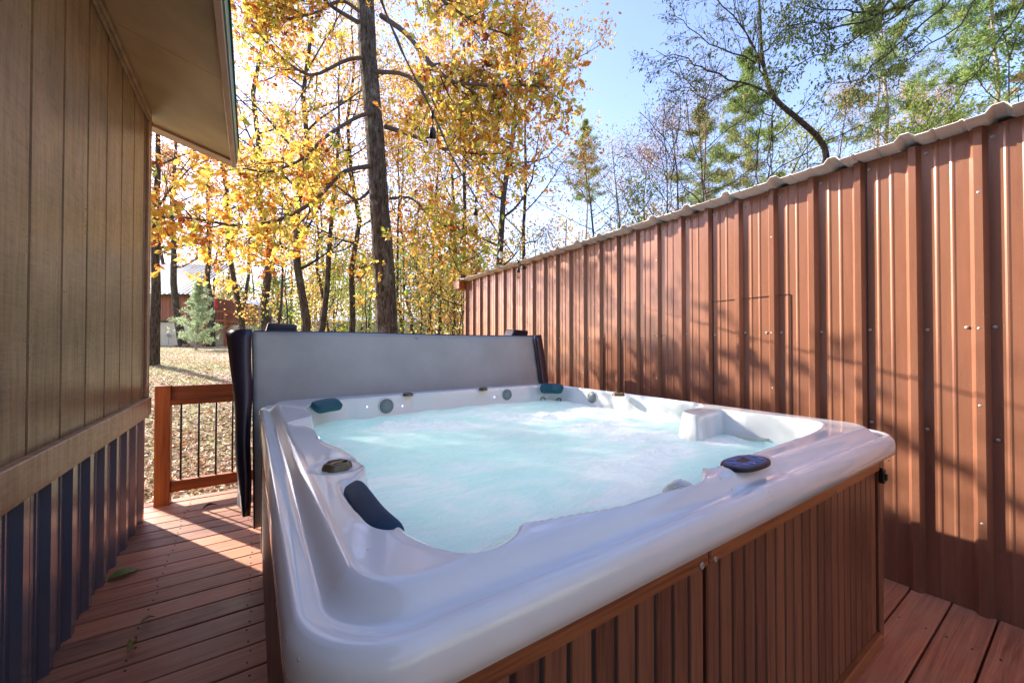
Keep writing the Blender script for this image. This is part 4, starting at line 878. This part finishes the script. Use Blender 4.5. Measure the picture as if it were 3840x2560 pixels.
tree('deciduous_tree','twin trunked tree just left of the shed corner',1705,16,-60,16,3.2,'gold',4200,.13,45,lean=(.02,0),y0=.2,nb=15,group=BG)
tree('deciduous_tree','dark trunk showing left of the forked golden tree',1775,15,-150,20,3.0,'hick',3000,.13,46,lean=(.0,0),y0=.3,nb=14,group=BG)
tree('deciduous_tree','golden brown tree showing over the far end of the shed roof',1985,17,120,18,3.3,'rust',3600,.13,47,lean=(.02,0),y0=.3,nb=14,group=BG)
tree('deciduous_tree','faded purplish brown tree over the middle of the shed roof',2240,15,560,14,2.9,'pinkish',2600,.09,48,lean=(-.02,0),y0=.35,nb=14,group=BG)
tree('deciduous_tree','fine leaved orange brown tree behind the cabin porch',905,29,560,16,4.0,'rust',4600,.15,81,y0=.4,nb=16,group=BG)
tree('deciduous_tree','pale gold tree farther back between the porch and the mossy trunk',1010,27,420,15,4.5,'gold',5200,.16,82,y0=.2,nb=16,group=BG)
tree('deciduous_tree','orange brown tree behind the cabin roof',640,38,560,18,5.0,'rust',4500,.18,83,y0=.45,nb=14,group=BG)
tree('deciduous_tree','pale green gold tree far behind the orange leaved tree',1260,26,560,14,4.0,'gold',4200,.16,84,y0=.15,nb=14,group=BG,lc=.85)
tree('deciduous_tree','yellow tree far behind the slim trunks right of the hickory',1640,24,430,14,4.0,'gold',4600,.15,85,y0=.15,nb=14,group=BG,lc=.7)
tree('sapling','low golden understory tree left of the shed corner',1640,11,820,9,1.7,'gold',2400,.10,49,y0=.2,nb=10,group='understory saplings')
tree('sapling','low yellow green sapling behind the right half of the cover',1560,12.5,960,8,1.6,'green_l',1500,.10,50,y0=.15,nb=9,group='understory saplings')
tree('sapling','pale green sapling between the slim trunks behind the cover',1235,16,900,8,2.0,'green_l',2000,.11,51,y0=.15,nb=9,group='understory saplings',lc=.8)
tree('sapling','orange brown sapling behind the left end of the cover',1080,15,850,8,2.0,'gold',1900,.11,52,y0=.15,nb=9,group='understory saplings')
tree('sapling','rust leaved sapling right of the small green pine',1010,23,940,9,1.6,'rust',1700,.12,53,y0=.2,nb=10,group='understory saplings')
tree('sapling','yellow sapling close to the far left end of the shed',1735,9.5,900,8,1.3,'gold',1700,.10,54,y0=.12,nb=10,group='understory saplings')
tree('sapling','dark green young tree right behind the hickory trunk base',1505,19,960,8,2.2,'green_l',2200,.12,55,y0=.1,nb=10,group='understory saplings',lc=.3)
tree('sapling','thin sapling with lime green leaves nearest behind the cover, left of the shed',1735,7.2,830,6,.75,'green_l',420,.10,57,y0=.55,nb=10,group='understory saplings',lc=.85)
tree('bush','low green bush between the thick grey trunk and the mossy trunk',1065,24,1060,7,2.4,'green_l',2600,.13,58,y0=.05,nb=9,group='bushes along the wood edge',lc=.6,cat='bush')
tree('bush','pale green bush right of the slender trunk',1255,25,1000,7,2.6,'green_l',2800,.13,59,y0=.05,nb=9,group='bushes along the wood edge',lc=.9,cat='bush')
tree('bush','dark green bush low to the right of the hickory base',1580,22,1080,7,2.2,'green_l',2600,.13,60,y0=.05,nb=9,group='bushes along the wood edge',lc=.35,cat='bush')
tree('bush','golden green bush against the left end of the shed',1670,20,1010,7,2.4,'gold',2600,.13,97,y0=.05,nb=9,group='bushes along the wood edge',lc=.95,cat='bush')
tree('sapling','bright green shrubby tree left of the hickory trunk base',1370,20,980,8,2.2,'green_l',2000,.12,56,y0=.1,nb=10,group='understory saplings',lc=.7)
tree('added_shade_tree','unseen leafy small tree added beyond the house to shade the tub water',566,8.2,545,9,1.3,'green_l',4000,.11,90,y0=.70,nb=18,group=None,xbase=(-3.6,9.0))  # out of view, added so its crown breaks up the hard shadow on the water
# right side, behind the metal shed
RG='trees behind the metal shed'
def curved():
    rng=np.random.default_rng(8); path=[(3104,1100,7.0),(3101,700,7.0),(3098,560,7.0),(3060,505,6.9),(2975,432,6.7),(2925,392,6.6),(2880,330,6.5),(2855,200,6.4),(2850,60,6.3),(2840,-100,6.2)]
    Q=np.array([P(*a) for a in path]); Q[0][2]=float(gz(Q[0][0],Q[0][1]))
    root=empty('curved_tree',tuple(Q[0]),'thin bowed trunk bending left behind the shed roof with sparse dark leaves','tree',RG)
    Wd=Wood(); t=np.linspace(0,1,10); tt=np.linspace(0,1,40); D=np.stack([np.interp(tt,t,Q[:,i]) for i in range(3)],1); D[1:-1]=(D[:-2]+D[2:]+2*D[1:-1])/4
    Wd.add(D,np.interp(tt,t,[.06,.055,.05,.047,.044,.04,.034,.028,.022,.015]),8); tips=[]
    for pts,r in (([(2925,392,6.6),(2800,310,6.3),(2650,270,6.0),(2560,225,5.9),(2460,190,5.8)],.018),([(2880,330,6.5),(2830,200,6.2),(2790,80,6.1),(2730,-60,6.0)],.016),([(2900,360,6.5),(2810,140,6.0),(2700,20,5.9),(2600,-60,5.8)],.015),([(2855,200,6.4),(2950,100,6.3),(3050,-20,6.2)],.015),([(2780,300,6.3),(2660,380,6.1),(2560,330,6.0)],.012),([(2860,230,6.4),(2760,210,6.2),(2600,120,6.0),(2520,30,5.9)],.012)):
        q=np.array([P(*a) for a in pts]); t2=np.linspace(0,1,len(q)*3); q=np.stack([np.interp(t2,np.linspace(0,1,len(q)),q[:,i]) for i in range(3)],1); q[1:-1]+=rng.normal(size=(len(q)-2,3))*.02
        Wd.add(q,np.linspace(r,.004,len(q)),5); sub_branches(Wd,q,r,rng,15,.62,1,tips,.16,.03,.75,.12,4,.0022)
    Wd.build('trunk',M['bark2'],root); C=leaves_on(tips,1500,rng,.03); mk_leaves('crown',C,.055,M['olive'],root,rng,droop=1.0,asp=.45)
curved()
def overhang():
    rng=np.random.default_rng(18); root=empty('overhanging_tree',(7.4,-2.4,float(gz(7.4,-2.4))),'dark drooping boughs with small olive leaves crossing the top right corner','tree',RG)
    b=np.array(root.location); Wd=Wood(); tips=[]; top=np.array([6.4,.2,6.4])
    Wd.add(np.array([b,b+[-.2,.1,2.5],b+[-.6,.3,4.4],top]),[.14,.12,.09,.06],10)
    for pts,r,ns in (([(3560,-40,5.2),(3400,25,5.0),(3270,55,4.9),(3150,40,4.8),(3020,20,4.7)],.022,14),([(3620,-60,5.2),(3480,80,5.0),(3330,200,4.9),(3230,290,4.8),(3100,330,4.8)],.014,14),([(3420,20,5.0),(3300,90,4.9),(3180,160,4.8),(3020,230,4.7),(2930,280,4.7)],.013,16),([(3700,-40,5.2),(3560,120,5.0),(3400,230,4.9),(3280,300,4.8)],.012,8),([(3840,20,5.2),(3740,160,5.0),(3640,300,4.9),(3560,420,4.9)],.012,8),([(3300,50,4.9),(3150,100,4.7),(3000,90,4.6),(2880,130,4.6)],.012,14),([(3500,-60,5.1),(3300,-60,4.9),(3100,-40,4.8),(2950,-30,4.7)],.014,12)):
        q=np.array([P(*a) for a in pts]); t2=np.linspace(0,1,len(q)*3); q=np.stack([np.interp(t2,np.linspace(0,1,len(q)),q[:,i]) for i in range(3)],1); q[1:-1]+=rng.normal(size=(len(q)-2,3))*.02
        Wd.add(np.array([top,(top+q[0])/2+[0,0,.2],q[0]]),[.05,.035,r],7)
        Wd.add(q,np.linspace(r,.004,len(q)),5); tp=[]; sub_branches(Wd,q,r,rng,ns,.50,1,tp,.18,-.02,.8,.15,4,.002); tips+=tp*(2 if ns>9 else 1)
    Wd.build('trunk',M['bark2'],root); C=leaves_on(tips,3600,rng,.035); mk_leaves('crown',C,.05,M['olive'],root,rng,droop=1.2,asp=.42)
overhang()
for (nm,lab,px,t,yt,w,cr,lf,nl,ls,sd,kw) in (
 ('deciduous_tree','many stemmed bare tree rising left of the bowed trunk',2690,9.5,150,9,2.0,'pinkish',900,.07,61,dict(lean=(-.05,0),y0=.25,nb=18,wob=.2,up=.15)),
 ('deciduous_tree','thin bare tree with a few green leaves over the shed roof',2800,8.5,330,8,1.7,'green_l',700,.07,62,dict(lean=(.04,0),y0=.3,nb=14,wob=.2,up=.15)),
 ('deciduous_tree','low leafy green tree at the left of the bare stems',2450,10,680,10,1.6,'green_l',1900,.08,63,dict(lean=(-.05,0),y0=.3,nb=13)),
 ('deciduous_tree','tan and purple bushy tree right above the middle of the roof',2560,14,430,14,2.6,'pinkish',3300,.08,64,dict(y0=.35,nb=16)),
 ('deciduous_tree','faded tan tree between the bowed trunk and the pale pine',3180,15,330,14,2.4,'pinkish',3000,.08,65,dict(y0=.3,nb=16)),
 ('deciduous_tree','orange leaved tree around the pale pine trunk',3380,20,340,14,3.0,'rust',4200,.10,66,dict(y0=.4,nb=16,lc=.75)),
 ('deciduous_tree','light green leafy tree low behind the right of the roof',3480,11,380,12,1.8,'green_l',2200,.08,67,dict(y0=.35,nb=14,lc=.8)),
 ('deciduous_tree','bright green leafy tree at the right edge above the roof',3830,8.5,-40,14,1.3,'green_l',1300,.10,68,dict(y0=.4,nb=12,lc=.4)),
 ('deciduous_tree','yellow green tree low behind the bowed trunk',3010,13,470,12,2.0,'green_l',2400,.08,69,dict(y0=.3,nb=12,lc=.95)),
 ('deciduous_tree','rusty tree filling the gap right of the tufted pine',2330,17,520,13,2.6,'pinkish',2600,.08,91,dict(y0=.3,nb=15)),
 ('deciduous_tree','twiggy purple brown tree just left of the green crowned pine',2680,19,330,13,2.8,'pinkish',2800,.08,92,dict(y0=.3,nb=16)),
 ('deciduous_tree','green and tan tree low between the pine crown and the bowed trunk',2900,17,400,13,2.6,'green_l',2300,.09,93,dict(y0=.3,nb=15,lc=.85)),
 ('deciduous_tree','tall tan twiggy tree behind the orange leaved tree',3300,24,150,16,3.6,'pinkish',3600,.10,94,dict(y0=.3,nb=18)),
 ('deciduous_tree','rust coloured tree left of the large right hand pine',3590,19,300,14,2.8,'rust',3000,.09,95,dict(y0=.35,nb=15)),
 ('deciduous_tree','bare grey stems with few leaves right of the blue sky gap',2540,11,330,9,1.9,'olive',450,.06,96,dict(lean=(.02,0),y0=.25,nb=18,wob=.2,up=.15)),
 ('deciduous_tree','brown leaved tree far behind the middle of the roof',2380,22,560,12,3.0,'rust',2800,.10,70,dict(y0=.35,nb=12)),
): tree(nm,lab,px,t,yt,w,cr,lf,nl,ls,sd,group=RG,**kw)
pine('pine_tree','distant slim pine with a tufted top above the far roof end',2195,34,455,13,2.4,14000,71,y0=.62,nl=.25)
pine('pine_tree','green crowned pine left of the bowed trunk',2790,20,190,14,2.6,20000,72,y0=.5,nl=.24)
pine('pine_tree','pale trunked pine in the middle of the right hand trees',3340,17,-150,24,2.6,18000,73,y0=.5,nl=.22,lean=(-.015,0))
pine('pine_tree','large pine with bright green boughs at the right edge',3755,12.5,-350,26,3.0,22000,74,y0=.42,nl=.22,lean=(.01,0),nb=32)
pine('pine_tree','second green pine crown further left behind the bare stems',2620,26,380,12,2.6,17000,75,y0=.45,nl=.25)
pine('young_pine','small bluish green pine in front of the neighbouring cabin',735,20,1060,10,1.2,6500,76,y0=.10,nl=.17,leaf='needle2',conic=.85,nb=30,group=None)
# ------------------------------------------------------------------ neighbour's cabin and things far off
def cabin():
    t=26; p0=P(560,1290,t); p1=P(712,1290,t); g=float(gz(p0[0],p0[1]))
    CA=empty('cabin',tuple(p1*[1,1,0]+[0,0,g]),'neighbouring cabin with brown boards over pale stucco and a grey metal roof','cabin')
    ex=(p1-p0); ex[2]=0; ex/=np.linalg.norm(ex); ey=np.array([-ex[1],ex[0],0]); o=p1*[1,1,0]
    def bx(mb,a0,a1,b0,b1,z0,z1,v=.5):
        vs=[o+ex*a+ey*b+[0,0,z] for z in (z0,z1) for b in (b0,b1) for a in (a0,a1)]; mb.add(vs,[(0,2,3,1),(4,5,7,6),(0,1,5,4),(2,6,7,3),(0,4,6,2),(1,3,7,5)],v)
    zs=P(700,1203,t)[2]; zb=P(700,1103,t)[2]
    mb=MB(); bx(mb,-9,0,0,7,g-.5,zs); mb.build('stucco_base',simple('stucco',(.62,.52,.37),.9,var=.12,scale=1.5,bmp=.3),CA)
    mb=MB(); rr=random.Random(3); a=-9.0
    while a<-.01: bx(mb,a,min(a+.24,.02)-.015,-.04,0,zs,zb,rr.random()); a+=.24
    bx(mb,-9,0,.0,7,zs,zb,.3); mb.build('board_wall',wood('cabin_boards',(.14,.04,.02),(.33,.12,.06),'Z',.6,.3,knots=False),CA)
    mb=MB(); bx(mb,-9,.04,-.06,-.04,zs-.10,zs+.06); mb.build('band_board',M['bark2'],CA)
    mb=MB(); zr=P(700,1040,t)[2]+.5
    e0=-.5; per=.3; q=[]; n=int(9.7/per)
    top=[];bot=[]
    for i in range(n*4+1):
        aa=-9.2+i*per/4; h=.03*(i%4==0); top.append(o+ex*aa+ey*3.5+[0,0,zr+1.1+h]); bot.append(o+ex*aa+ey*e0+[0,0,zb-.05+h])
    V=np.array(bot+top); nn=len(bot); grid_mesh('roof',V,nn,2,simple('cabin_roof',(.10,.12,.14),.5,metal=.0,var=.15,scale=3),CA,smooth=False)
    mb=MB(); bx(mb,-9.2,.3,-.5,-.44,zb-.16,zb-.04); mb.build('eave_board',M['bark2'],CA)
    mb=MB(); c=o+ex*(-4.3)+ey*-.06+[0,0,P(630,1258,t)[2]]; c=P(632,1258,t-.1); mb.box(c[0]-.08,c[0]+.08,c[1]-.06,c[1]+.02,c[2]-.1,c[2]+.1); mb.tube([c,c+[0,0,-.6]],[.02,.02],6); mb.build('utility_box',simple('box_grey',(.3,.34,.36),.5),CA)
    # raised deck beside it
    zd=P(800,1200,t)[2]; zr_=P(800,1165,t)[2]; w=(P(848,1290,t)-p1)@ex
    mb=MB(); bx(mb,.0,w,-.1,4,zd-.12,zd+.02,.5); mb.build('porch_floor',M['railz'],CA)
    for a in (.9,w*.62,w-.05):
        mb=MB(); bx(mb,a-.07,a+.07,-.08,.06,g-.3,zd-.1,.4); 
        mb.tube([o+ex*(a+.45)+[0,0,zd-.12],o+ex*a+[0,0,zd-.65]],[.05,.05],5); mb.build('porch_post',M['railz'],CA)
    mb=MB(); bx(mb,.0,w,-.1,-.04,zr_-.08,zr_); bx(mb,w-.08,w,-.1,4,zr_-.08,zr_); bx(mb,w-.1,w,-.1,-.02,zd,zr_)
    for a in np.arange(.1,w,.22): bx(mb,a-.012,a+.012,-.08,-.05,zd,zr_-.07)
    mb.build('porch_railing',M['railz'],CA)
    f=P(808,1132,t-.3); mb=MB(); mb.lathe(f,(0,0,1),[(.02,-.45),(.09,-.4),(.1,-.25),(.05,-.2),(.06,.1),(.1,.14),(.02,.2)],10); mb.tube([f+[0,0,.2],f+[0,0,.5]],[.008,.008],4); o2=mb.build('bird_feeder',simple('red_plastic',(.7,.03,.03),.4),None); setp(o2,'small red bird feeder hanging above the raised porch','bird feeder')
    for (px,py,r) in ((697,1284,.28),(727,1289,.22),(660,1288,.12)):
        c=P(px,py,24); c[2]=float(gz(c[0],c[1]))+r*.3; mb=MB(); import mathutils
        prof=[(.02,-r*.5),(r*.8,-r*.4),(r,0),(r*.7,r*.45),(.03,r*.55)]; mb.lathe(c,(0,0,1),prof,9); rk=mb.build('rock',simple('rock_brown',(.32,.2,.14),.9,var=.3,scale=6),None)
        rg=np.random.default_rng(px)
        for vtx in rk.data.vertices: vtx.co+=Vector(rg.normal(size=3)*r*.13)
        setp(rk,{697:'largest brown rock on the lawn below the cabin wall',727:'brown rock right of the largest one on the lawn',660:'small rock at the foot of the stucco wall'}[px],'rock','rocks below the cabin')
cabin()
def far_buildings():
    def bld(name,label,xa,xb,ytop,ybot,t,d,wall,roof,rh,cat):
        p0,p1=P(xa,1290,t),P(xb,1290,t); ex=p1-p0; L=np.linalg.norm(ex[:2]); ex=ex/np.linalg.norm(ex); ex[2]=0; ey=np.array([-ex[1],ex[0],0]); g=float(gz(p0[0],p0[1])); zt=P(xa,ytop,t)[2]
        B=empty(name,(p0[0],p0[1],g),label,cat); o=p0*[1,1,0]
        def bx(mb,a0,a1,b0,b1,z0,z1): mb.add([o+ex*a+ey*b+[0,0,z] for z in (z0,z1) for b in (b0,b1) for a in (a0,a1)],[(0,2,3,1),(4,5,7,6),(0,1,5,4),(2,6,7,3),(0,4,6,2),(1,3,7,5)])
        mb=MB(); bx(mb,0,L,0,d,g-1.5,zt)
        for k in range(8): z=g+(zt-g)*k/8; bx(mb,-.01,L+.01,-.03,-.004,z,z+(zt-g)/8-.03)
        mb.build('wall',wall,B)
        mb=MB(); mb.add([o+ex*a+ey*b+[0,0,z] for a in (-.3,L+.3) for b,z in ((-.4,zt-.02),(d+.4,zt-.02),(d/2,zt+rh))],[(0,1,2),(3,5,4),(0,2,5,3),(1,4,5,2),(0,3,4,1)]); mb.build('roof',roof,B)
        for k in range(2):
            a=L*(.25+.45*k); mb=MB(); bx(mb,a,a+min(1.2,L*.15),-.05,-.031,g+(zt-g)*.35,g+(zt-g)*.8); mb.build('window',M['dark'],B)
    bld('grey_house','grey house with dark windows half hidden right of the small pine',862,960,1150,1290,36,6,simple('grey_wall',(.22,.25,.28),.7),simple('grey_roof',(.3,.33,.36),.5),1.0,'house')
    bld('long_outbuilding','long low pale grey outbuilding showing between the trunks above the cover',1170,1560,1205,1290,46,6,simple('pale_siding',(.55,.57,.58),.6),simple('pale_roof',(.62,.64,.64),.4,metal=.3),.9,'outbuilding')
far_buildings()
# ------------------------------------------------------------------ far woods (one mass)
def woods():
    rng=np.random.default_rng(99); root=None
    C=[];L=[]; Wd=Wood()
    for i in range(330):
        if i<230: px=rng.uniform(480,4000); t=rng.uniform(38,85); b=P(px,1290,t)
        else:      # the wood carries on round the other sides of the clearing
            px=0; aa=R(95+(i-230)*2.1); t=rng.uniform(17,30); b=np.array([t*math.sin(aa),t*math.cos(aa),0])
        g=float(gz(b[0],b[1])); hh=rng.uniform(6,16) if px<2100 else rng.uniform(7,15); 
        Wd.add(np.array([[b[0],b[1],g-.3],[b[0]+rng.normal()*.2,b[1],g+hh*.5],[b[0]+rng.normal()*.5,b[1],g+hh]]),[.16,.12,.04],5)
        n=520; f=rng.random(n)**.8; r=(1.1+2.2*np.sin(math.pi*np.clip(f,.05,.97)))*rng.uniform(.7,1.2)
        a=rng.uniform(0,6.283,n); rr=r*np.sqrt(rng.random(n)); c=np.stack([b[0]+rr*np.cos(a),b[1]+rr*np.sin(a),g+.3+f*hh],1)
        kc=rng.random(); C.append(c); L.append(np.clip((.1 if kc<.35 else .55 if kc<.7 else .85)+rng.normal(size=n)*.12,0,1))
    tr=Wd.build('woods',M['bark2'],None); setp(tr,'hazy far off woods of mixed green and brown trees',None,kind='stuff')
    m=leaf_mat('far_leaf',[(0,(.10,.17,.05)),(.25,(.20,.30,.08)),(.5,(.50,.36,.12)),(.75,(.60,.42,.16)),(1,(.45,.24,.12))],.45)
    mk_leaves('foliage',np.concatenate(C),.34,m,tr,rng,lc=np.concatenate(L),asp=.7)
woods()
